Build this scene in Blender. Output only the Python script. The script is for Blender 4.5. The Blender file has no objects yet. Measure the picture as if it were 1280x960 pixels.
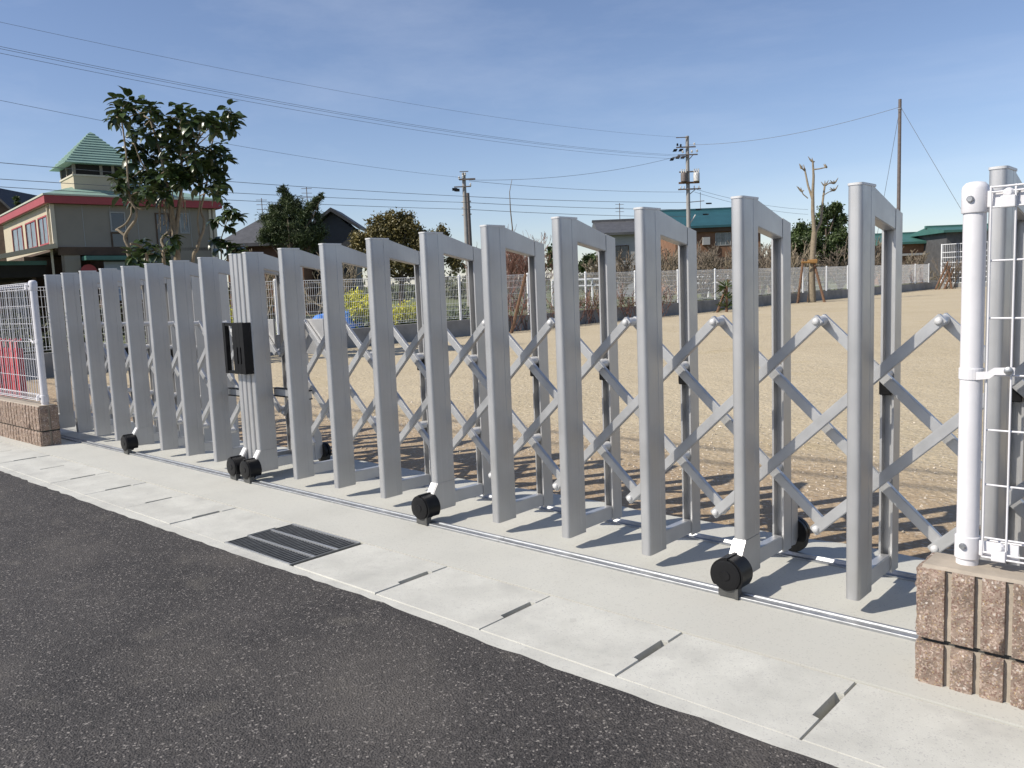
import bpy, bmesh, math, random
from mathutils import Vector, Matrix, noise
R = math.radians
sc = bpy.context.scene
col = sc.collection

# ------------------------------------------------------------------ camera
FPX, YAW, PITCH, ROLL, CAMH = 1036.9, R(-42.2755), R(-6.4822), R(-2.2856), 1.08
_f = Vector((math.sin(YAW)*math.cos(PITCH), math.cos(YAW)*math.cos(PITCH), math.sin(PITCH)))
_r = Vector((math.cos(YAW), -math.sin(YAW), 0)); _u = _r.cross(_f)
CR = _r*math.cos(ROLL) + _u*math.sin(ROLL)
CU = -_r*math.sin(ROLL) + _u*math.cos(ROLL)
CF = _f
CAM = Vector((0, 0, CAMH))
cd = bpy.data.cameras.new('camera'); cam = bpy.data.objects.new('camera', cd); col.objects.link(cam)
cam.matrix_world = Matrix(((CR.x, CU.x, -CF.x, 0), (CR.y, CU.y, -CF.y, 0), (CR.z, CU.z, -CF.z, CAMH), (0, 0, 0, 1)))
cd.sensor_width = 36; cd.lens = FPX/1280*36; cd.clip_start = .05; cd.clip_end = 4000
sc.camera = cam

# ------------------------------------------------------------------ world, sun, exposure
SUN_AZ = math.atan2(-.481, -.877); SUN_EL = R(41.3)
w = bpy.data.worlds.new('World'); sc.world = w; w.use_nodes = True
nt = w.node_tree; bg = nt.nodes['Background']
sky = nt.nodes.new('ShaderNodeTexSky'); sky.sky_type = 'NISHITA'; sky.sun_disc = False
sky.sun_elevation = SUN_EL; sky.sun_rotation = SUN_AZ
sky.air_density = .9; sky.dust_density = .35; sky.ozone_density = 3.0; sky.altitude = 0
# thin high cirrus over the whole dome
tc = nt.nodes.new('ShaderNodeTexCoord'); mp = nt.nodes.new('ShaderNodeMapping')
mp.inputs['Rotation'].default_value = (0, 0, R(35)); mp.inputs['Scale'].default_value = (1.0, 3.2, 9.0)
nz = nt.nodes.new('ShaderNodeTexNoise'); nz.inputs['Scale'].default_value = 1.3; nz.inputs['Detail'].default_value = 7; nz.inputs['Roughness'].default_value = .62
rp = nt.nodes.new('ShaderNodeValToRGB'); rp.color_ramp.elements[0].position = .47; rp.color_ramp.elements[0].color = (0, 0, 0, 1)
rp.color_ramp.elements[1].position = .85; rp.color_ramp.elements[1].color = (.15, .15, .15, 1)
mx = nt.nodes.new('ShaderNodeMixRGB'); mx.inputs['Color2'].default_value = (7.2, 7.6, 8.4, 1)
nt.links.new(tc.outputs['Generated'], mp.inputs['Vector']); nt.links.new(mp.outputs[0], nz.inputs['Vector'])
nt.links.new(nz.outputs['Fac'], rp.inputs[0]); nt.links.new(rp.outputs[0], mx.inputs['Fac'])
tn = nt.nodes.new('ShaderNodeMixRGB'); tn.blend_type = 'MULTIPLY'; tn.inputs['Fac'].default_value = 1; tn.inputs['Color2'].default_value = (1.06, .96, .97, 1)
nt.links.new(sky.outputs[0], tn.inputs['Color1']); nt.links.new(tn.outputs[0], mx.inputs['Color1']); nt.links.new(mx.outputs[0], bg.inputs['Color'])
bg.inputs['Strength'].default_value = .092
sd = bpy.data.lights.new('sun', 'SUN'); sd.energy = 3.7; sd.angle = R(.53); sd.color = (1.0, .935, .83)
so = bpy.data.objects.new('sun', sd); col.objects.link(so)
SV = Vector((math.sin(SUN_AZ)*math.cos(SUN_EL), math.cos(SUN_AZ)*math.cos(SUN_EL), math.sin(SUN_EL)))
so.rotation_euler = SV.to_track_quat('Z', 'Y').to_euler(); so.location = (-5, -9, 12)
vs = sc.view_settings; vs.view_transform = 'Standard'; vs.look = 'None'; vs.gamma = 1; vs.exposure = 0.58; vs.use_curve_mapping = False

# ------------------------------------------------------------------ pixel helpers (a pixel gives a direction only)
def ray(x, y): return (CF*FPX + CR*(x-640) - CU*(y-480)).normalized()
def at_z(x, y, z): d = ray(x, y); return CAM + d*((z-CAMH)/d.z)
def at_y(x, y, Y): d = ray(x, y); return CAM + d*(Y/d.y)
def at_x(x, y, X): d = ray(x, y); return CAM + d*(X/d.x)
def at_d(x, y, depth): d = CF*FPX + CR*(x-640) - CU*(y-480); return CAM + d*(depth/FPX)
def gz(y): return max(0.0, .0036*(y-5.0))          # the yard rises very gently away from the road

# ------------------------------------------------------------------ mesh helper
class MB:
    def __init__(s): s.v = []; s.f = []
    def add(s, vs_, fs):
        o = len(s.v); s.v += [tuple(p) for p in vs_]; s.f += [tuple(i+o for i in f) for f in fs]
    def box(s, a, b):
        x0, y0, z0 = a; x1, y1, z1 = b
        s.add([(x0,y0,z0),(x1,y0,z0),(x1,y1,z0),(x0,y1,z0),(x0,y0,z1),(x1,y0,z1),(x1,y1,z1),(x0,y1,z1)],
              [(3,2,1,0),(4,5,6,7),(0,1,5,4),(1,2,6,5),(2,3,7,6),(3,0,4,7)])
    def obox(s, c, ax, ay, az):   # oriented box: centre and three half-axes
        c, ax, ay, az = map(Vector, (c, ax, ay, az)); P = []
        for k in (-1, 1):
            for i, j in ((-1,-1),(1,-1),(1,1),(-1,1)): P.append(c + ax*i + ay*j + az*k)
        s.add(P, [(3,2,1,0),(4,5,6,7),(0,1,5,4),(1,2,6,5),(2,3,7,6),(3,0,4,7)])
    def prism(s, poly, h0, h1, fr=lambda a, b, c: (a, b, c)):
        n = len(poly)
        s.add([fr(a, b, h0) for a, b in poly] + [fr(a, b, h1) for a, b in poly],
              [tuple(range(n-1, -1, -1)), tuple(range(n, 2*n))] + [(i, (i+1) % n, n+(i+1) % n, n+i) for i in range(n)])
    def tube(s, pts, rads, n=8, caps=True):
        pts = [Vector(p) for p in pts]
        if not hasattr(rads, '__len__'): rads = [rads]*len(pts)
        o = len(s.v); up = Vector((0, 0, 1)); prev = None
        for i, p in enumerate(pts):
            t = (pts[min(i+1, len(pts)-1)] - pts[max(i-1, 0)]).normalized()
            if prev is None: a = t.cross(up if abs(t.z) < .95 else Vector((1, 0, 0))).normalized()
            else: a = (prev - t*prev.dot(t)).normalized()
            prev = a; b = t.cross(a)
            for k in range(n):
                q = 2*math.pi*k/n; s.v.append(tuple(p + (a*math.cos(q) + b*math.sin(q))*rads[i]))
        for i in range(len(pts)-1):
            for k in range(n):
                k2 = (k+1) % n; s.f.append((o+i*n+k, o+i*n+k2, o+(i+1)*n+k2, o+(i+1)*n+k))
        if caps:
            s.f.append(tuple(o+k for k in range(n-1, -1, -1))); m = o+(len(pts)-1)*n; s.f.append(tuple(m+k for k in range(n)))
    def lathe(s, base, axis, prof, n=16):     # prof: list of (distance along axis, radius)
        axis = Vector(axis).normalized(); base = Vector(base)
        a = axis.cross(Vector((0, 0, 1)) if abs(axis.z) < .9 else Vector((1, 0, 0))).normalized(); b = axis.cross(a); o = len(s.v)
        for d, r in prof:
            for k in range(n): q = 2*math.pi*k/n; s.v.append(tuple(base + axis*d + (a*math.cos(q)+b*math.sin(q))*r))
        for i in range(len(prof)-1):
            for k in range(n): k2 = (k+1) % n; s.f.append((o+i*n+k, o+i*n+k2, o+(i+1)*n+k2, o+(i+1)*n+k))
        s.f.append(tuple(o+k for k in range(n-1, -1, -1))); m = o+(len(prof)-1)*n; s.f.append(tuple(m+k for k in range(n)))
    def mesh(s, name, mat, smooth=None):
        me = bpy.data.meshes.new(name); me.from_pydata(s.v, [], s.f); me.materials.append(M[mat] if isinstance(mat, str) else mat)
        if smooth:
            me.polygons.foreach_set('use_smooth', [True]*len(me.polygons)); me.set_sharp_from_angle(angle=R(smooth))
        me.update(); return me
    def build(s, name, mat, parent=None, smooth=None, bevel=0, fix=False):
        me = s.mesh(name, mat, smooth)
        if fix or bevel:
            b = bmesh.new(); b.from_mesh(me); bmesh.ops.recalc_face_normals(b, faces=b.faces)
            if bevel:
                es = [e for e in b.edges if len(e.link_faces) == 2 and e.calc_face_angle() > R(40)]
                bmesh.ops.bevel(b, geom=es, offset=bevel, segments=2, affect='EDGES', profile=.6)
            b.to_mesh(me); b.free()
        return link(name, me, parent)
def link(name, me, parent=None, loc=None):
    o = bpy.data.objects.new(name, me); col.objects.link(o)
    if parent: o.parent = parent
    if loc is not None: o.location = loc
    return o
def tag(o, label=None, cat=None, group=None, kind=None):
    if label: o['label'] = label
    if cat: o['category'] = cat
    if group: o['group'] = group
    if kind: o['kind'] = kind
    return o
def thing(name, loc, label, cat, group=None):
    o = bpy.data.objects.new(name, None); col.objects.link(o); o.location = loc; o.empty_display_size = .1
    return tag(o, label, cat, group)
def rel(mb, loc):      # shift a builder's world coordinates to be relative to loc
    l = Vector(loc); mb.v = [tuple(Vector(p)-l) for p in mb.v]; return mb

# ------------------------------------------------------------------ materials
M = {}
def mat(name, c, rough=.7, metal=0, var=.12, vscale=4, bump=0, bscale=60, spots=None, spec=.5, c2=None, sub=0, stain=None, streak=0, rvar=0):
    m = bpy.data.materials.new(name); m.use_nodes = True; n = m.node_tree.nodes; L = m.node_tree.links
    p = n['Principled BSDF']; p.inputs['Roughness'].default_value = rough; p.inputs['Metallic'].default_value = metal
    p.inputs['Specular IOR Level'].default_value = spec
    geo = n.new('ShaderNodeNewGeometry'); pos = geo.outputs['Position']
    def nzn(scale, det=6, ro=.6, vec=None):
        t = n.new('ShaderNodeTexNoise'); t.inputs['Scale'].default_value = scale; t.inputs['Detail'].default_value = det; t.inputs['Roughness'].default_value = ro
        L.new(vec or pos, t.inputs['Vector']); return t
    def mixc(fac, a, b):
        x = n.new('ShaderNodeMixRGB')
        if isinstance(fac, float): x.inputs[0].default_value = fac
        else: L.new(fac, x.inputs[0])
        for s_, k in ((a, 1), (b, 2)):
            if isinstance(s_, (tuple, list)): x.inputs[k].default_value = (*s_[:3], 1)
            else: L.new(s_, x.inputs[k])
        return x.outputs[0]
    def ramp(src, a, b, va=0, vb=1):
        x = n.new('ShaderNodeMapRange'); x.inputs[1].default_value = a; x.inputs[2].default_value = b; x.inputs[3].default_value = va; x.inputs[4].default_value = vb
        L.new(src, x.inputs[0]); return x.outputs[0]
    lo = tuple(v*(1-var) for v in c); hi = tuple(min(1, v*(1+var)) for v in (c2 or c))
    t1 = nzn(vscale); cc = mixc(ramp(t1.outputs['Fac'], .3, .7), lo, hi)
    if stain:
        sc_, colr, amt, a, b = stain; t2 = nzn(sc_, 5, .65); cc = mixc(ramp(t2.outputs['Fac'], a, b, 0, amt), cc, colr)
    if spots:
        for (sc_, colr, thr, amt) in spots:
            vv = n.new('ShaderNodeTexVoronoi'); vv.inputs['Scale'].default_value = sc_; L.new(pos, vv.inputs['Vector'])
            sx = n.new('ShaderNodeSeparateColor'); L.new(vv.outputs['Color'], sx.inputs[0])
            cc = mixc(ramp(sx.outputs[0], thr, thr+.04, 0, amt), cc, colr)
    if streak:
        mpn = n.new('ShaderNodeMapping'); mpn.inputs['Scale'].default_value = (110, 110, .9); L.new(pos, mpn.inputs['Vector'])
        ts = nzn(1.0, 4, .6, mpn.outputs[0]); cc = mixc(ramp(ts.outputs['Fac'], .35, .7, 0, streak), cc, tuple(v*.72 for v in c))
    L.new(cc, p.inputs['Base Color'])
    if rvar:
        t3 = nzn(vscale*2.3); L.new(ramp(t3.outputs['Fac'], .3, .7, rough-rvar, rough+rvar), p.inputs['Roughness'])
    if bump:
        tb = nzn(bscale, 5, .7); bm_ = n.new('ShaderNodeBump'); bm_.inputs['Strength'].default_value = bump; bm_.inputs['Distance'].default_value = 1.0/bscale*.6
        L.new(tb.outputs['Fac'], bm_.inputs['Height']); L.new(bm_.outputs[0], p.inputs['Normal'])
    if sub:
        p.inputs['Subsurface Weight'].default_value = 0
        tr = n.new('ShaderNodeBsdfTranslucent'); L.new(cc, tr.inputs[0]); ms = n.new('ShaderNodeMixShader'); ms.inputs[0].default_value = sub
        L.new(p.outputs[0], ms.inputs[1]); L.new(tr.outputs[0], ms.inputs[2]); L.new(ms.outputs[0], n['Material Output'].inputs[0])
    M[name] = m; return m

mat('alu', (.50, .50, .50), .47, .68, .05, 3, .05, 400, rvar=.07, streak=.2, stain=(2.3, (.43, .425, .41), .6, .45, .75))
mat('alu_bright', (.58, .59, .60), .34, .75, .05, 5, .04, 300)
mat('alu_bar', (.54, .545, .55), .42, .68, .07, 9, .05, 300, rvar=.06)
mat('cast', (.60, .60, .60), .5, .2, .06, 12, .1, 200)
mat('galv', (.36, .37, .38), .48, .8, .16, 26, .08, 120, rvar=.1)
mat('steel_dark', (.12, .12, .115), .55, .6, .2, 30, .1, 150)
mat('grate_steel', (.17, .175, .175), .55, .5, .2, 30, .1, 150)
mat('black_plastic', (.008, .008, .009), .38, 0, .2, 20, .08, 200, rvar=.08, spec=.25)
mat('rubber', (.035, .033, .028), .75, 0, .25, 25, .1, 150)
mat('white_pvc', (.68, .67, .685), .42, 0, .05, 14, .02, 200)
mat('white_paint', (.78, .79, .80), .4, 0, .05, 6)
mat('concrete_pad', (.48, .475, .43), .88, 0, .08, 2.2, .16, 180, stain=(1.1, (.40, .385, .345), .7, .5, .78), spots=[(260, (.33, .32, .30), .93, .6), (55, (.36, .34, .30), .985, .6)])
mat('concrete_cover', (.50, .495, .45), .9, 0, .13, 5.0, .25, 200, stain=(2.6, (.33, .325, .305), .8, .52, .78), spots=[(300, (.34, .33, .32), .92, .6), (48, (.30, .29, .27), .985, .7)])
mat('concrete_old', (.25, .245, .235), .92, 0, .2, 2.5, .2, 90, stain=(.9, (.13, .13, .12), .7, .5, .75))
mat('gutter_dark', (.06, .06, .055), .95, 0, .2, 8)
mat('soil', (.16, .115, .075), .95, 0, .25, 6, .5, 60)
mat('block_face', (.25, .19, .15), .95, 0, .28, 16, .8, 130, spots=[(210, (.46, .36, .30), .74, .7), (260, (.17, .095, .075), .80, .75), (190, (.60, .55, .50), .955, .8), (300, (.40, .29, .14), .92, .5)])
mat('block_side', (.36, .31, .25), .93, 0, .15, 14, .4, 120)
mat('bark_pale', (.22, .18, .125), .9, 0, .25, 14, .5, 50)
mat('bark_dark', (.10, .075, .055), .95, 0, .3, 12, .5, 40)
mat('twig', (.17, .138, .105), .95, 0, .3, 5)
mat('twig_red', (.20, .105, .08), .95, 0, .3, 5)
mat('leaf_glossy', (.024, .046, .016), .34, 0, .45, 5, 0, 60, spec=.6, c2=(.050, .078, .024), sub=.12)
mat('leaf_pine', (.040, .064, .024), .6, 0, .5, 2.0, c2=(.075, .10, .036), sub=.08)
mat('leaf_round', (.08, .082, .025), .5, 0, .5, 1.4, c2=(.18, .145, .05), sub=.1)
mat('leaf_green', (.035, .065, .018), .5, 0, .5, 1.5, c2=(.07, .10, .03), sub=.12)
mat('leaf_hedge', (.04, .055, .022), .6, 0, .5, 1.2, c2=(.07, .08, .035), sub=.08)
mat('flower_yellow', (.42, .46, .03), .7, 0, .35, 3, c2=(.62, .58, .05), sub=.2)
mat('grass', (.10, .13, .04), .8, 0, .35, 1.2, c2=(.16, .17, .07), sub=.15)
mat('tarp', (.07, .22, .62), .5, 0, .12, 4)
mat('wall_grey', (.25, .225, .19), .85, 0, .06, 1.2, .05, 30)
mat('wall_cream', (.47, .41, .30), .85, 0, .06, 1.2, .05, 30)
mat('trim_cream', (.55, .50, .40), .7, 0, .05, 2)
mat('fascia_red', (.34, .05, .058), .55, 0, .08, 2)
mat('fascia_light', (.46, .47, .38), .6, 0, .05, 2)
mat('roof_mint', (.24, .36, .30), .55, 0, .10, 1.5, .05, 20)
mat('roof_green', (.05, .14, .12), .5, 0, .12, 1.5)
mat('roof_teal', (.022, .085, .10), .5, 0, .15, 1.0)
mat('roof_tile', (.085, .085, .088), .55, 0, .25, 3, .2, 12)
mat('roof_black', (.028, .028, .030), .55, 0, .2, 3, .2, 12)
mat('wood_wall', (.20, .105, .06), .85, 0, .2, 2)
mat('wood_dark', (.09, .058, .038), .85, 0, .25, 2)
mat('wall_white', (.33, .33, .325), .8, 0, .06, 1)
mat('shutter_blue', (.30, .35, .46), .6, 0, .06, 1)
mat('glass', (.03, .035, .045), .12, 0, .2, .8, spec=.8)
mat('curtain_glass', (.10, .115, .12), .15, 0, .6, 3.0, spec=.8)
mat('sign_red', (.45, .025, .035), .5, 0, .05, 2)
mat('pole_concrete', (.30, .285, .27), .85, 0, .12, 3)
mat('pole_rust', (.15, .125, .115), .7, .2, .2, 6)
mat('wire_black', (.14, .145, .155), .7, 0, .05, 3)
mat('insulator', (.55, .54, .52), .35, 0, .1, 5)
mat('stake_wood', (.15, .085, .05), .9, 0, .25, 10, .3, 40)
mat('rope', (.30, .16, .05), .9, 0, .2, 20)
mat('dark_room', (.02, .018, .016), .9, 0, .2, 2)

# asphalt: coarse dark aggregate
def asphalt():
    m = bpy.data.materials.new('asphalt'); m.use_nodes = True; n = m.node_tree.nodes; L = m.node_tree.links; p = n['Principled BSDF']
    p.inputs['Roughness'].default_value = .82; p.inputs['Specular IOR Level'].default_value = .35
    g = n.new('ShaderNodeNewGeometry'); pos = g.outputs['Position']
    def vor(s, f='F1'): v = n.new('ShaderNodeTexVoronoi'); v.feature = f; v.inputs['Scale'].default_value = s; L.new(pos, v.inputs['Vector']); return v
    def nz_(s, d=5): t = n.new('ShaderNodeTexNoise'); t.inputs['Scale'].default_value = s; t.inputs['Detail'].default_value = d; L.new(pos, t.inputs['Vector']); return t
    def mr(src, a, b, c=0, d=1): x = n.new('ShaderNodeMapRange'); x.inputs[1].default_value = a; x.inputs[2].default_value = b; x.inputs[3].default_value = c; x.inputs[4].default_value = d; L.new(src, x.inputs[0]); return x.outputs[0]
    def mix(f, a, b):
        x = n.new('ShaderNodeMixRGB'); L.new(f, x.inputs[0])
        for s_, k in ((a, 1), (b, 2)):
            if isinstance(s_, tuple): x.inputs[k].default_value = (*s_, 1)
            else: L.new(s_, x.inputs[k])
        return x.outputs[0]
    big = nz_(1.6, 4); c = mix(mr(big.outputs['Fac'], .35, .68), (.034, .031, .030), (.066, .060, .056))
    v1 = vor(185); s1 = n.new('ShaderNodeSeparateColor'); L.new(v1.outputs['Color'], s1.inputs[0])
    c = mix(mr(s1.outputs[0], .35, 1, 0, .85), c, (.092, .085, .080)); c = mix(mr(s1.outputs[2], .0, .4, .75, 0), c, (.016, .016, .016))
    c = mix(mr(s1.outputs[1], .94, .965, 0, .9), c, (.24, .22, .20))
    pat = nz_(1.3, 9); c = mix(mr(pat.outputs['Fac'], .53, .70, 0, .45), c, (.125, .113, .10)); pt2 = nz_(6.5, 6); c = mix(mr(pt2.outputs['Fac'], .58, .72, 0, .35), c, (.13, .118, .10))
    L.new(c, p.inputs['Base Color'])
    v2 = vor(170); t = nz_(170, 4)
    ad = n.new('ShaderNodeMath'); ad.operation = 'MULTIPLY_ADD'; L.new(t.outputs['Fac'], ad.inputs[0]); ad.inputs[1].default_value = .45; L.new(mr(v2.outputs['Distance'], 0, .7, 1.4, 0), ad.inputs[2])
    b = n.new('ShaderNodeBump'); b.inputs['Strength'].default_value = .5; b.inputs['Distance'].default_value = .0045
    L.new(ad.outputs[0], b.inputs['Height']); L.new(b.outputs[0], p.inputs['Normal']); M['asphalt'] = m
asphalt()
def sand():
    m = bpy.data.materials.new('sand'); m.use_nodes = True; n = m.node_tree.nodes; L = m.node_tree.links; p = n['Principled BSDF']
    p.inputs['Roughness'].default_value = .95; p.inputs['Specular IOR Level'].default_value = .2
    g = n.new('ShaderNodeNewGeometry'); pos = g.outputs['Position']
    def nz_(s, d=6, vec=None): t = n.new('ShaderNodeTexNoise'); t.inputs['Scale'].default_value = s; t.inputs['Detail'].default_value = d; t.inputs['Roughness'].default_value = .65; L.new(vec or pos, t.inputs['Vector']); return t
    def mr(src, a, b, c=0, d=1): x = n.new('ShaderNodeMapRange'); x.inputs[1].default_value = a; x.inputs[2].default_value = b; x.inputs[3].default_value = c; x.inputs[4].default_value = d; L.new(src, x.inputs[0]); return x.outputs[0]
    def mix(f, a, b):
        x = n.new('ShaderNodeMixRGB'); L.new(f, x.inputs[0])
        for s_, k in ((a, 1), (b, 2)):
            if isinstance(s_, tuple): x.inputs[k].default_value = (*s_, 1)
            else: L.new(s_, x.inputs[k])
        return x.outputs[0]
    big = nz_(.35); c = mix(mr(big.outputs['Fac'], .35, .7), (.45, .375, .25), (.52, .44, .305))
    # near the gate the surface turns to coarser brown gravel: a worn strip with an uneven edge
    sx = n.new('ShaderNodeSeparateXYZ'); L.new(pos, sx.inputs[0]); ed = nz_(.8, 5)
    ad = n.new('ShaderNodeMath'); ad.operation = 'MULTIPLY_ADD'; L.new(ed.outputs['Fac'], ad.inputs[0]); ad.inputs[1].default_value = -2.6; L.new(sx.outputs[1], ad.inputs[2])
    c = mix(mr(ad.outputs[0], 2.2, 4.4, .85, 0), c, (.33, .235, .15))
    v = n.new('ShaderNodeTexVoronoi'); v.inputs['Scale'].default_value = 70; L.new(pos, v.inputs['Vector']); s1 = n.new('ShaderNodeSeparateColor'); L.new(v.outputs['Color'], s1.inputs[0])
    c = mix(mr(s1.outputs[0], .86, .9, 0, .35), c, (.62, .56, .47)); c = mix(mr(s1.outputs[1], .90, .94, 0, .35), c, (.20, .145, .10))
    pt = nz_(.7, 8); c = mix(mr(pt.outputs['Fac'], .56, .70, 0, .5), c, (.37, .29, .15)); p3 = nz_(4.5, 7); c = mix(mr(p3.outputs['Fac'], .60, .72, 0, .4), c, (.27, .20, .12))
    L.new(c, p.inputs['Base Color'])
    t = nz_(24, 6); t2 = nz_(3, 4); a2 = n.new('ShaderNodeMath'); a2.operation = 'MULTIPLY_ADD'; L.new(t2.outputs['Fac'], a2.inputs[0]); a2.inputs[1].default_value = 2.0; L.new(t.outputs['Fac'], a2.inputs[2])
    b = n.new('ShaderNodeBump'); b.inputs['Strength'].default_value = .6; b.inputs['Distance'].default_value = .03
    L.new(a2.outputs[0], b.inputs['Height']); L.new(b.outputs[0], p.inputs['Normal']); M['sand'] = m
sand()

# ================================================================== THE SETTING
def sheet(name, x0, x1, y0, y1, z, m, nx=1, ny=1, zf=None):
    mb = MB()
    for j in range(ny+1):
        for i in range(nx+1):
            x = x0+(x1-x0)*i/nx; y = y0+(y1-y0)*j/ny; mb.v.append((x, y, z + (zf(x, y) if zf else 0)))
    for j in range(ny):
        for i in range(nx): a = j*(nx+1)+i; mb.f.append((a, a+1, a+nx+2, a+nx+1))
    return tag(mb.build(name, m), kind='structure')
def field_z(x, y): return gz(min(y, 60)) if x > -200 else .2
sheet('ground', -1500, 1500, -1500, 1500, -.32, 'grass')
sheet('terrain', -160, -14.45, 2, 160, -.02, 'grass', 24, 24, lambda x, y: min(.0036*max(0, y-5), .3) - .03)
rnd = random.Random(3)
# road with a ragged asphalt edge lapping the gutter lip
mb = MB(); n = 900; xs = [-40+60*i/n for i in range(n+1)]
for x in xs:
    e = 1.766 + .007*noise.noise((x*.55, 3.1, 0)) + .004*noise.noise((x*5, 1.7, 0)) + 0.013*noise.noise((x*21, .3, 2)) + .010*noise.noise((x*60, 5, 2))
    if -3.0 < x < -1.6: e += .018*math.exp(-((x+2.35)/.42)**2)
    mb.v += [(x, -14, .0), (x, e-.03, .0), (x, e, -.009)]
for i in range(n): a = i*3; mb.f += [(a, a+3, a+4, a+1), (a+1, a+4, a+5, a+2)]
tag(mb.build('road', 'asphalt'), kind='structure')
# gutter: channel, lips and lift-out covers
gut = bpy.data.objects.new('gutter', None); col.objects.link(gut); tag(gut, kind='structure'); gut.location = (-4, 1.98, 0)
GO = Vector((-4, 1.98, 0))
def gpart(mb, name, m, **k): return rel(mb, GO).build(name, m, gut, **k)
mb = MB(); mb.box((-30, 1.70, -.3), (12, 1.804, -.003)); gpart(mb, 'kerb_lip', 'concrete_cover')
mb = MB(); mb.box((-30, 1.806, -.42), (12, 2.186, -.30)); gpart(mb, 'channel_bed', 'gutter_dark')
mb = MB(); mb.box((-30, 2.176, -.3), (12, 2.21, -.012)); gpart(mb, 'back_lip', 'concrete_pad')
CP = .5305; XJ = -.766
def cover_mesh():
    mb = MB(); y0, y1 = -.178, .186; x0, x1 = .002, CP-.002
    def ring(i, z):
        return [(x0+i, y0+i, z), (x1-i, y0+i, z), (x1-i, -.058, z), (x1-.022-i*0, -.052, z), (x1-.022, .098, z), (x1-i, .104, z), (x1-i, y1-i, z), (x0+i, y1-i, z)]
    a = ring(0, -.075); b = ring(0, -.005); c_ = ring(.0022, 0); n = 8
    mb.v = a+b+c_
    for k in range(n):
        k2 = (k+1) % n; mb.f += [(k, k2, n+k2, n+k), (n+k, n+k2, 2*n+k2, 2*n+k)]
    mb.f.append((16, 17, 18, 23)); mb.f.append((18, 19, 20, 21, 22, 23))
    mb.f[-2:] = [tuple(range(16, 24))]
    mb.f.append(tuple(range(7, -1, -1)))
    return mb.mesh('gutter_cover', 'concrete_cover')
CM = cover_mesh()
# a joint every half metre; one bay holds the steel grate instead
GRX0, GRX1 = -3.435, -2.908
for k in range(-8, 36):
    x = XJ - k*CP
    xx = x if k <= 4 else GRX0 - (k-4)*CP
    if xx < -22: break
    o = link('gutter_cover', CM, gut, Vector((xx, 1.985, -.002 + .003*rnd.uniform(-1, .6))) - GO)
    o.rotation_euler = (rnd.uniform(-.004, .004), rnd.uniform(-.003, .003), 0)
# concrete pad under the gate
mb = MB(); n = 260
for i in range(n+1):
    x = -30+42*i/n
    yb = 3.33 + .05*noise.noise((x*1.3, 0, 0)) + .03*noise.noise((x*6, 2, 0))
    mb.v += [(x, 2.1765, -.03), (x, 2.1767, 0), (x, yb-.03, 0), (x, yb+.02, -.05)]
for i in range(n):
    a = i*4
    for q in range(3): mb.f.append((a+q, a+q+4, a+q+5, a+q+1))
tag(mb.build('pavement', 'concrete_pad'), kind='structure')
sheet('yard', -14.45, 30, 3.2, 75, -.012, 'sand', 90, 140, lambda x, y: gz(y) + .012*noise.noise((x*.5, y*.5, 1)) + (.012*noise.noise((x*2.6, y*2.6, 4)) if y < 12 else 0) - (.012 if y < 3.6 else 0))
mb = MB(); rs = random.Random(17)
for k in range(5200):
    y = 3.36 + abs(rs.gauss(0, 1))*1.5; x = rs.uniform(-9.5, .6); r = rs.uniform(.004, .010)*(1.5 if rs.random() < .06 else 1)
    if y > 8: continue
    a = rs.uniform(0, 6.28); c, s_ = math.cos(a)*r, math.sin(a)*r; z = gz(y) - .012 + (.012*noise.noise((x*.5, y*.5, 1)) + .012*noise.noise((x*2.6, y*2.6, 4))) - (.012 if y < 3.6 else 0)
    mb.add([(x+c, y+s_, z), (x-s_*.8, y+c*.8, z), (x-c, y-s_, z), (x+s_*.8, y-c*.8, z), (x, y, z+r*rs.uniform(.7, 1.1))], [(0, 1, 4), (1, 2, 4), (2, 3, 4), (3, 0, 4)])
mat('pebble', (.34, .28, .21), .9, 0, .5, 30, c2=(.52, .46, .38))
tag(mb.build('gravel', 'pebble'), 'loose small stones on the sand right behind the gate', 'gravel', kind='stuff')
sheet('verge', -60, -14.44, 2.30, 8, -.035, 'soil', 1, 1)

# ================================================================== GATE RAILS
def rail(name, y, prof, m, label):
    t = thing(name, (-4, y, 0), label, 'rail')
    L_ = 4.0; x = 1.6; k = 0
    while x > -9.6:
        mb = MB(); x0 = max(x-L_, -9.7)
        mb.prism([(a, b) for a, b in prof], x0+.001, x-.001, lambda a, b, c: (c+4, a, b)); mb.build('rail_length', m, t, fix=True)
        x -= L_; k += 1
    return t
rail('guide_rail', 2.543, [(-.028, .0), (-.028, .008), (-.026, .010), (.004, .010), (.006, .0145), (.008, .0155), (.013, .0155), (.015, .0145), (.017, .010), (.028, .010), (.030, 0)], 'galv', 'grey ridged steel guide rail set into the concrete under the front wheels')
rail('guide_rail', 3.055, [(-.030, .0), (-.030, .006), (-.012, .007), (-.006, .018), (.006, .018), (.012, .007), (.030, .006), (.030, 0)], 'galv', 'steel guide rail under the rear wheels at the sandy edge of the pad')

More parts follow.
